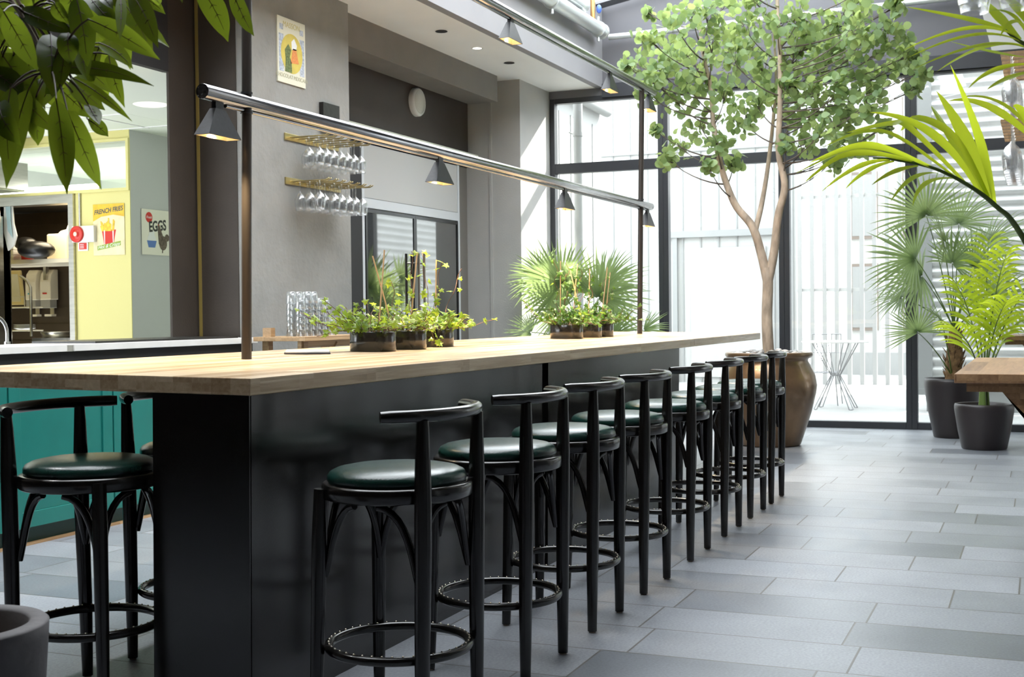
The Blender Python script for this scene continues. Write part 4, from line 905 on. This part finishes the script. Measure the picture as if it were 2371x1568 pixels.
def pinnate(mb, st, pts, n, ll, w, rg, droop=.35, start=.25):
    st.tube(pts, [.011-.009*i/(len(pts)-1) for i in range(len(pts))], 7)
    m = len(pts)-1
    for i in range(n):
        q = start+(1-start)*i/(n-1); f_ = q*m; k = min(int(f_), m-1); p = pts[k].lerp(pts[k+1], f_-k); t_ = (pts[k+1]-pts[k]).normalized()
        side = t_.cross(Vector((0, 0, 1))).normalized(); up_ = side.cross(t_)
        L_ = ll*(.55+.45*math.sin(math.pi*min(1, q*.9+.12)))
        for sg in (-1, 1):
            d = (t_*.75+side*sg*.85+up_*.35+Vector((rg.uniform(-.1, .1), rg.uniform(-.1, .1), rg.uniform(-.1, .1)))).normalized()
            e = p+d*L_+Vector((0, 0, -droop*L_)); leaf_strip(mb, bez(p, p+d*L_*.55+up_*.04, e, 6), w, up_, .3, lambda z: math.sin(math.pi*min(1, z*.95+.04))**.7)
# tall pot with fan palm
def pot_prof(r0, r1, h): return [(.0001, 0), (r0*.96, 0), (r0, .01), (r0+(r1-r0)*.55, h*.42), (r1, h*.86), (r1*1.005, h*.95), (r1*.98, h*.995), (r1*.93, h), (r1*.89, h*.985), (r1*.86, h*.9)]
PC = Vector((13.55, .84, 0))
t = thing('tall_pot', 'tall dark grey tapered pot of the fan palm by the window', 'pot', PC); MB().lathe(pot_prof(.185, .275, .60), 56).build('body', POTM, t); MB().lathe([(.24, .54), (.0001, .55)], 32).build('soil', SOIL, t)
TP = thing('fan_palm', 'fan palm in the tall pot right of the window mullion', 'palm', PC+Vector((0, 0, .55))); O_ = PC+Vector((0, 0, .55))
lf = MB(); st = MB(); tk = MB(); rg = random.Random(3)
tk.tube([PC+Vector((0, 0, .54)), PC+Vector((.0, -.02, .8)), PC+Vector((.02, -.03, 1.1))], [.075, .085, .06], 14)
for i in range(60):
    a = rg.uniform(0, 6.28); z = rg.uniform(.56, 1.1); p = PC+Vector((.075*math.cos(a), .075*math.sin(a)-.02, z)); tk.tube([p, p+Vector((math.cos(a)*.04, math.sin(a)*.04, rg.uniform(.03, .1)))], [.008, .003], 5)
crown = PC+Vector((.01, -.02, 1.08))
FN = [(2145, 500, .0, (-.1, .25, 1), .62, (-1, .1, .1)), (2120, 600, -.2, (-.2, 1, .15), .60, None), (2135, 640, -.1, (0, .9, -.2), .55, None), (2185, 560, -.3, (-.4, .3, .8), .5, None), (2205, 610, -.35, (-.2, -.4, .9), .5, None), (2255, 620, -.3, (0, -.8, .6), .55, None), (2125, 770, -.35, (-.2, .3, .95), .40, (-1, .1, .2)), (2180, 745, -.4, (-.5, .5, .6), .33, None), (2290, 560, .1, (.1, -.9, .7), .6, None), (2220, 520, .2, (.2, -.3, 1), .55, None), (2300, 690, -.1, (0, -1, .2), .5, None), (2090, 690, -.1, (0, 1, .05), .38, None), (2240, 690, -.45, (-.3, -.3, .8), .35, None)]
for (a, b_, dx, aim, sz, fc) in FN:
    fan(lf, st, crown if b_ < 720 else PC+Vector((-.05, 0, .62)), PX(a, b_, 13.45+dx), aim, sz*.92, 28, 205, .14, rg, fc)
tk.build('trunk', BARKD, TP, O_); st.build('stalks', STALK, TP, O_); lf.build('foliage', FANL, TP, O_)
# low pot with kentia
PC2 = Vector((12.52, .50, 0))
t = thing('low_pot', 'rounded dark grey pot of the feathery palm in front of the window', 'pot', PC2); MB().lathe(pot_prof(.20, .262, .42), 56).build('body', POTM, t); MB().lathe([(.23, .37), (.0001, .38)], 32).build('soil', SOIL, t)
TP = thing('feather_palm', 'feathery green palm in the rounded pot', 'palm', PC2+Vector((0, 0, .38))); O_ = PC2+Vector((0, 0, .38))
lf = MB(); st = MB(); rg = random.Random(9)
for k in range(7):
    a = rg.uniform(0, 6.28); st.tube([PC2+Vector((.04*math.cos(a), .04*math.sin(a), .37)), PC2+Vector((.03*math.cos(a), .03*math.sin(a), .62))], [.022, .014], 8)
for (a, b_, dx, hh) in ((2215, 660, -.3, 0), (2250, 640, .1, 0), (2330, 590, -.2, 0), (2400, 650, -.2, 0), (2330, 700, -.5, 0), (2210, 760, -.5, 0), (2370, 740, .3, 0), (2290, 560, .4, 0)  ):
    e = PX(a, b_, 12.45+dx); s_ = PC2+Vector((0, 0, .5)); m_ = (s_+e)/2+Vector((0, 0, .3*(e-s_).length*.7)); m_.x = s_.x+(e.x-s_.x)*.3; m_.y = s_.y+(e.y-s_.y)*.3
    pinnate(lf, st, bez(s_, m_, e, 14), 11, .40, .030, rg, start=.4)
st.build('stalks', STALK, TP, O_); lf.build('foliage', KENT, TP, O_)
st = MB(); lf2 = MB()
# palm behind the bar by the window corner, with its own pot
PC3 = Vector((13.1, 4.62, 0))
t = thing('corner_pot', 'dark pot hidden behind the bar in the window corner', 'pot', PC3); MB().lathe(pot_prof(.19, .26, .5), 40).build('body', POTM, t); MB().lathe([(.22, .45), (.0001, .46)], 32).build('soil', SOIL, t)
TP = thing('corner_fan_palm', 'fan palm rising behind the bar in the window corner', 'palm', PC3+Vector((0, 0, .46))); O_ = PC3+Vector((0, 0, .46))
lf = MB(); st = MB(); tk = MB(); rg = random.Random(17)
tk.tube([PC3+Vector((0, 0, .45)), PC3+Vector((0, 0, .95))], [.07, .06], 12); crown = PC3+Vector((0, 0, .93))
for (a, b_, dx, aim, sz, fc) in ((1385, 690, 0, (0, -.55, .85), .62, (-1, -.1, .2)), (1325, 680, .1, (0, .3, .95), .50, (-1, .3, .2)), (1255, 640, 0, (-.1, 1, .35), .42, (-1, 0, .4)), (1300, 660, -.2, (-.3, .7, .8), .6, None), (1420, 780, -.3, (-.2, -.8, .5), .45, None), (1490, 765, -.4, (-.3, -.9, -.1), .33, None), (1230, 770, -.2, (-.2, .9, .2), .3, None), (1350, 760, -.3, (-.6, -.2, .7), .45, None), (1400, 660, .2, (0, -.9, .4), .55, None), (1335, 775, -.1, (-.1, .3, .9), .42, (-1, 0, .3)), (1395, 780, -.1, (-.1, -.3, .9), .42, (-1, 0, .3)), (1300, 720, -.1, (-.1, .8, .5), .42, (-1, 0, .3))):
    fan(lf, st, crown, PX(a, b_, 13.1+dx), aim, sz, 34, 200, .12, rg, fc)
tk.build('trunk', BARKD, TP, O_); st.build('stalks', STALK, TP, O_); lf.build('foliage', FANL, TP, O_)
# foreground kentia reaching in from the right
FP = Vector((4.25, -.65, 0))
t = thing('right_planter', 'dark pot beyond the right edge holding the foreground palm', 'pot', FP); MB().lathe(pot_prof(.18, .24, .4), 40).build('body', POTM, t); MB().lathe([(.21, .35), (.0001, .36)], 24).build('soil', SOIL, t)
KT = thing('foreground_palm', 'bright green palm fronds arching in from the right edge, close up', 'palm', FP+Vector((0, 0, .36))); O_ = FP+Vector((0, 0, .36))
def C8(x, y, d): return PD(1850+x/3.267, y/3.267, d)
lf = MB(); st = MB(); rg = random.Random(2)
def frond_leaf(pts, d, w, dd=0):
    n = len(pts); q = [C8(x, y, d+dd*i/(n-1)) for i, (x, y) in enumerate(pts)]
    if n == 3: q = [q[0], q[1]*2-(q[0]+q[2])/2, q[2]]; q = bez(*q, 14)
    else: q = catm(q, 5)
    nr = (-fw+Vector((rg.uniform(-.4, .4), rg.uniform(-.4, .4), rg.uniform(.2, .8)))).normalized()
    leaf_strip(lf, q, w/3.267/FPX*d, nr, .22, lambda z: (.35+1.3*z if z < .45 else .94*((1-z)/.55)**.7))
d = 3.75
for pts, w, dd in (([(1480, 1540), (1360, 1040), (1145, 490)], 75, -.1), ([(1440, 1510), (1250, 1040), (1040, 690)], 120, .1), ([(1430, 1490), (1180, 1050), (900, 895), (770, 990)], 95, .1), ([(1360, 1450), (1000, 1010), (530, 850)], 85, 0), ([(1270, 1400), (850, 980), (700, 935), (360, 1005)], 75, .1), ([(1180, 1340), (750, 1040), (480, 1000), (180, 1115)], 70, -.1), ([(1010, 1270), (650, 1120), (400, 1110), (80, 1230)], 60, -.15), ([(860, 1220), (560, 1160), (300, 1190), (30, 1390)], 58, -.2), ([(860, 1225), (640, 1130), (350, 1140), (-20, 1310)], 50, .1),
                   ([(690, 1215), (450, 1260), (170, 1450)], 42, -.2), ([(720, 1220), (520, 1290), (350, 1430)], 42, .05), ([(900, 1255), (720, 1300), (550, 1400)], 46, -.2), ([(1050, 1312), (860, 1350), (690, 1530)], 50, -.25), ([(1170, 1350), (960, 1390), (860, 1560)], 50, -.25), ([(1400, 1470), (1120, 1000), (1000, 800)], 60, .25)):
    frond_leaf(pts, d, w, dd)
st.tube(catm([FP+Vector((0, .02, .36)), PD(2560, 900, 3.9), C8(1702, 1810, 3.82), C8(1490, 1560, d), C8(1270, 1395, d), C8(1010, 1270, d), C8(700, 1205, d), C8(560, 1195, d)], 6), [.011-.0002*i for i in range(43)], 8)
d = 3.3
for pts, w, dd in (([(1600, 235), (1300, 150), (800, 50)], 55, .1), ([(1660, 285), (1300, 212), (790, 380)], 42, -.1), ([(1720, 345), (1350, 262), (820, 440)], 45, -.1), ([(1740, 380), (1400, 340), (860, 525)], 45, -.2), ([(1740, 365), (1420, 352), (1040, 545)], 45, .1), ([(1720, 435), (1450, 390), (1150, 315)], 38, .2), ([(1670, 300), (1500, 120), (1330, -60)], 90, .2), ([(1760, 330), (1600, 110), (1400, 100)], 70, .1), ([(1780, 300), (1640, 165), (1520, 280)], 60, -.1), ([(1750, 485), (1480, 530), (1280, 670)], 48, -.1), ([(1760, 540), (1560, 600), (1420, 680)], 48, .1), ([(1780, 250), (1650, 60), (1480, -80)], 90, .2)):
    frond_leaf(pts, d, w, dd)
st.tube(catm([PD(2640, 700, 3.7), PD(2480, 260, 3.45), C8(1800, 420, d), C8(1640, 295, d), C8(1560, 225, d)], 6), [.010-.0003*i for i in range(25)], 8)
st.tube(catm([FP+Vector((0, .0, .36)), PD(2700, 1000, 3.85), PD(2640, 700, 3.7)], 6), [.012]*13, 8)
for pts, w, dd in (([(1900, 1180), (1480, 830), (1130, 765)], 75, .1), ([(1900, 1260), (1600, 830), (1220, 735)], 70, .1), ([(1950, 1200), (1720, 880), (1620, 810)], 90, 0)): frond_leaf(pts, 4.6, w, dd)
st.tube(catm([PD(2640, 700, 3.7), PD(2500, 480, 4.3), C8(1950, 1250, 4.6), C8(1860, 1150, 4.6)], 6), [.009]*19, 7)
st.build('stalks', STALK, KT, O_); lf.build('foliage', KENT, KT, O_)
# ---------------------------------------------------------------- right-hand racks of glasses
def hrack(x0, y0, x1, z, label, lanes, rows, glab, ggrp, dep):
    t = thing('hanging_glass_rack', label, 'glass rack', (x0, y0, z))
    MB().box((0, -.02, -.02), (x1-x0, 0, .03)).build('back_plate', OAKP, t)
    pit = (x1-x0)/lanes
    for i in range(lanes+1):
        x = i*pit
        MB().box((x-.026, 0, 0), (x+.026, dep, .012)).build('rod', OAKP, t)
    for i in range(lanes):
        for j in range(rows): wine((x0+pit*(i+.5), y0+dep-.045-.1*j, z+.0135), glab, ggrp)
sbox('wall_pillar_right', (6.0, -.9, 0), (6.9, -.22, 4.6), PALEW)
hrack(6.12, -.20, 6.80, 2.43, 'upper wooden glass rack by the right edge', 6, 2, 'wine glass hanging in the upper wooden rack at the right edge', 'wine glasses in the upper right rack', .37)
hrack(6.12, -.20, 6.80, 2.13, 'lower wooden glass rack by the right edge', 6, 2, 'wine glass hanging in the lower wooden rack at the right edge', 'wine glasses in the lower right rack', .37)
sbox('wall_pillar_near', (3.37, -1.0, 0), (3.67, -.9, 4.9), PALEW)
hrack(3.37, -.90, 3.67, 2.312, 'wooden rack above the top right corner of the view', 3, 3, 'large wine glass bowl hanging at the top right corner', 'wine glasses at the top right corner', 1.11)

# ---------------------------------------------------------------- wooden tables on the right
def wtable(x0, x1, y1, wid, z, label):
    t = thing('wooden_table', label, 'table', (x0, y1-wid, 0)); L_ = x1-x0
    MB().box((0, 0, z-.043), (L_, wid, z)).build('tabletop', OAKY, t, bevel=.003)
    for x in (.06, L_-.12):
        MB().box((x, .1, z-.085), (x+.07, wid-.05, z-.043)).build('cross_rail', OAKY, t)
        c = wid/2
        MB().box((x, c-.05, .06), (x+.07, c+.05, z-.085)).build('leg', OAKY, t); MB().box((x, c-.30, 0), (x+.07, c+.30, .06)).build('foot', OAKY, t)
        for sg in (-1, 1):
            a = Vector((x+.035, c+sg*(c-.26), z-.085)); b_ = Vector((x+.035, c+sg*.05, z-.085-.62*(c-.31)/.47)); dv = (b_-a).normalized(); s_ = Vector((0, .055, 0)); h_ = Vector((.03, 0, 0))
            v_ = Vector((0, 0, .10))
            ln = [a-s_, a+s_, b_+v_*.5, b_-v_*.7] if sg < 0 else [a-s_, a+s_, b_+v_*.5, b_-v_*.7][::-1]
            MB().add([p-h_ for p in ln]+[p+h_ for p in ln], [(3, 2, 1, 0), (4, 5, 6, 7), (0, 1, 5, 4), (1, 2, 6, 5), (2, 3, 7, 6), (3, 0, 4, 7)]).build('brace', OAKY, t)
    return t
wtable(6.17, 8.25, .375, 1.45, 1.0, 'tall wooden table with crossed legs at the right edge')
wtable(12.95, 13.9, .38, 1.45, 1.035, 'second wooden table behind, by the window at the right edge')

# ---------------------------------------------------------------- pipes under the fascia
pl = MB(); 
a, b_ = PY(1280, 8, 4.70), PY(1388, 72, 4.70)
ax = (b_-a).normalized()
t = thing('fire_main_pipe', 'grey galvanised pipe running under the roof along the fascia', 'pipe', (11.0, 4.66, 4.53))
yz = Vector((0, 4.66, 4.53)); x_end = 13.95
MB().tube([(-6, 0, 0), (x_end-11.0, 0, 0)], .075, 20).build('main_run', GALV, t)
for x in (1.3, 2.78): g = MB(); g.tube([(x, 0, 0), (x+.05, 0, 0)], .092, 20); g.tube([(x+.025, 0, .09), (x+.025, 0, .14)], .018, 8); g.tube([(x+.025, 0, -.09), (x+.025, 0, -.14)], .018, 8); g.build('coupling', GALV, t)
MB().ell((2.95, 0, 0), (.04, .09, .09)).build('end_cap', GALV, t)
MB().tube([(-6, .02, .17), (2.3, .02, .17)], .045, 16).ell((2.35, .02, .17), (.08, .08, .08)).build('branch_run', GALV, t)
MB().tube([(2.62, 0, .07), (2.62, 0, .34)], .028, 12).build('brass_riser', mat('copper_pipe', (.45, .25, .10), .35, .8), t)
MB().ell((2.66, -.06, .19), (.03, .03, .05)).build('valve_handle', BLUEM, t)
o = MB().tube([(14.13, 4.64, 4.50), (14.13, 4.4, 4.50), (14.13, -3, 4.62)], .035, 12).build('gable_pipe', GALV); tag(o, 'thin pale pipe crossing the gable wall behind the tree', 'pipe')

# ---------------------------------------------------------------- outside
def corr(name, x0, y0, x1, y1, z0, z1, label):
    g = MB(); n = int((z1-z0)/.125); d = Vector((x1-x0, y1-y0, 0)); nrm = Vector((-d.y, d.x, 0)).normalized()
    prof = []
    for i in range(n*6+1):
        z = z0+(z1-z0)*i/(n*6); prof.append((.03*math.sin(2*math.pi*i/6), z))
    vs = []
    for (o_, z) in prof: vs += [Vector((x0, y0, z))+nrm*o_, Vector((x1, y1, z))+nrm*o_]
    g.add(vs, [(2*i, 2*i+1, 2*i+3, 2*i+2) for i in range(len(prof)-1)], True); return g
CT = thing('corrugated_shed', 'white corrugated metal shed outside the right windows', 'shed', (17.1, 1.42, 0))
corr('a', 17.12, 1.40, 17.12, -7, .30, 6.2, '').build('front_sheet', SIDE, CT, (17.1, 1.42, 0)); corr('b', 17.12, 1.40, 22.8, 1.40, .3, 6.2, '').build('side_sheet', SIDE, CT, (17.1, 1.42, 0))
MB().box((-.02, -.12, .28), (.14, .06, 6.2)).box((-.06, -.14, .20), (.18, .10, .28)).build('corner_post', EXTG, CT)
MB().box((.06, -8, -.02), (5.6, -.04, .30)).build('plinth', EXTG, CT)
FE = thing('picket_fence', 'white slatted fence outside behind the wire table', 'fence', (22.9, 2.02, -.02))
for i in range(10):
    y = .0+i*.215
    MB().box((0, y, 0), (.06, y+.075, 6.2)).build('slat', SLAT, FE)
for z in (1.65, 3.3, 5.0): MB().box((.06, -.02, z), (.10, 2.05, z+.06)).build('fence_rail', EXT, FE)
HB = thing('white_building', 'white rendered building with windows behind the slatted fence', 'building', (26.5, 4, -.02))
MB().box((0, -2.5, 0), (.3, 0, 9)).build('wall', EXT, HB)
for y in (-1.95, -.95):
    for z in (.9, 2.75, 4.6):
        o = MB().box((-.06, y, z), (.0, y+.55, z+1.35)).build('window', EXTD, HB); MB().box((-.07, y+.05, z+.06), (-.061, y+.5, z+1.29)).build('pane', EXTW, o)
MB().box((-.03, -2.5, 0), (0, 0, .45)).build('plinth', EXTG, HB)
HL = thing('white_annex', 'white boarded building with a panelled door outside the middle windows', 'building', (23.2, 6.1, -.02))
MB().box((0, -2.0, 0), (.2, 3.4, 6.2)).build('wall', EXT, HL)
g = MB()
for y in np.arange(-1.95, 3.3, .34): g.box((-.022, y, 0), (0, y+.025, 6.1))
for y in (-1.75, .2): g.box((-.08, y, 0), (0, y+.09, 2.75))
g.box((-.10, -1.82, 2.70), (0, .4, 2.82)); g.box((-.05, -2.0, 4.3), (0, 3.4, 4.36)); g.build('boarding', EXTG, HL)
o = MB().box((-.04, -1.45, .1), (-.022, -.05, 2.5)).build('door', EXT, HL)
HS = thing('side_building', 'pale building with a sloping gutter outside the left window', 'building', (14.9, 5.9, -.02))
MB().box((0, 0, 0), (2.65, 3, 4.35)).build('wall', EXT, HS); g = MB()
for x in np.arange(.45, 2.6, .45): g.box((x, -.012, 0), (x+.02, 0, 4.0))
g.build('board_joint', EXTG, HS)
MB().tube([(-.3, -.10, 4.30), (2.65, -.10, 4.22)], .08, 12).build('gutter', EXTG, HS)
p0 = PX(1338, 300, 14.85)
t = thing('downpipe', 'grey downpipe with a bracket just outside the left window', 'downpipe', (14.85, p0.y, -.02)); MB().tube([(0, 0, 0), (0, 0, 4.6)], .058, 16).build('pipe', EXTG, t); MB().tube([(0, 0, 3.50), (0, 0, 3.55)], .066, 16).tube([(0, .04, 3.52), (0, .12, 3.56)], .01, 6).build('bracket', EXTG, t)
# wire table and chair
def hair(mb, top, foot, r=.006): mb.tube(bez3([top+Vector((.03, .0, 0)), foot+Vector((.02, .02, .02)), foot, foot+Vector((-.02, -.02, .02)), top-Vector((.03, 0, 0))], 14), r, 6)
wtb = PZ(1925, 905, 0); t = thing('wire_table', 'round white garden table on hairpin wire legs outside', 'table', (17.3, 2.55, -.02))
MB().lathe([(.0001, .885), (.43, .885), (.44, .895), (.44, .905), (.0001, .91)], 48).build('tabletop', WHITE, t)
for k in range(4):
    a = R(45+90*k); hb = Vector((.06*math.cos(a), .06*math.sin(a), .45)); g = MB()
    tp_ = Vector((.30*math.cos(a), .30*math.sin(a), .885)); ft = Vector((.33*math.cos(a), .33*math.sin(a), .006)); sd = Vector((-math.sin(a), math.cos(a), 0))*.10
    g.tube([tp_+sd, hb+sd*.2, ft+sd*.3, ft, ft-sd*.3, hb-sd*.2, tp_-sd], .007, 6); g.build('leg', WIRE, t)
MB().tube(arc((0, 0), .07, 0, 360, 16, .45)[:-1], .007, 6, closed=True).build('ring', WIRE, t)
t = thing('wire_chair', 'wire garden chair with grid back behind the round garden table', 'chair', (18.05, 2.82, -.02)); g = MB()
for y in np.arange(-.2, .21, .066): g.tube([(.2, y, .45), (.26, y, .98)], .005, 5)
g.tube([(.26, -.2, .98), (.26, .2, .98)], .007, 6); g.tube([(.23, -.2, .72), (.23, .2, .72)], .005, 5); g.build('back', WIRE, t); g = MB()
for y in np.arange(-.2, .21, .066): g.tube([(-.2, y, .45), (.2, y, .45)], .005, 5)
for x in (-.2, 0, .2): g.tube([(x, -.2, .45), (x, .2, .45)], .006, 5)
g.build('seat', WIRE, t)
for sx in (-1, 1):
    for sy in (-1, 1): MB().tube([(sx*.18, sy*.18, .45), (sx*.22, sy*.22, 0)], .008, 6).build('leg', WIRE, t)
print('OBJECTS', len(bpy.data.objects))
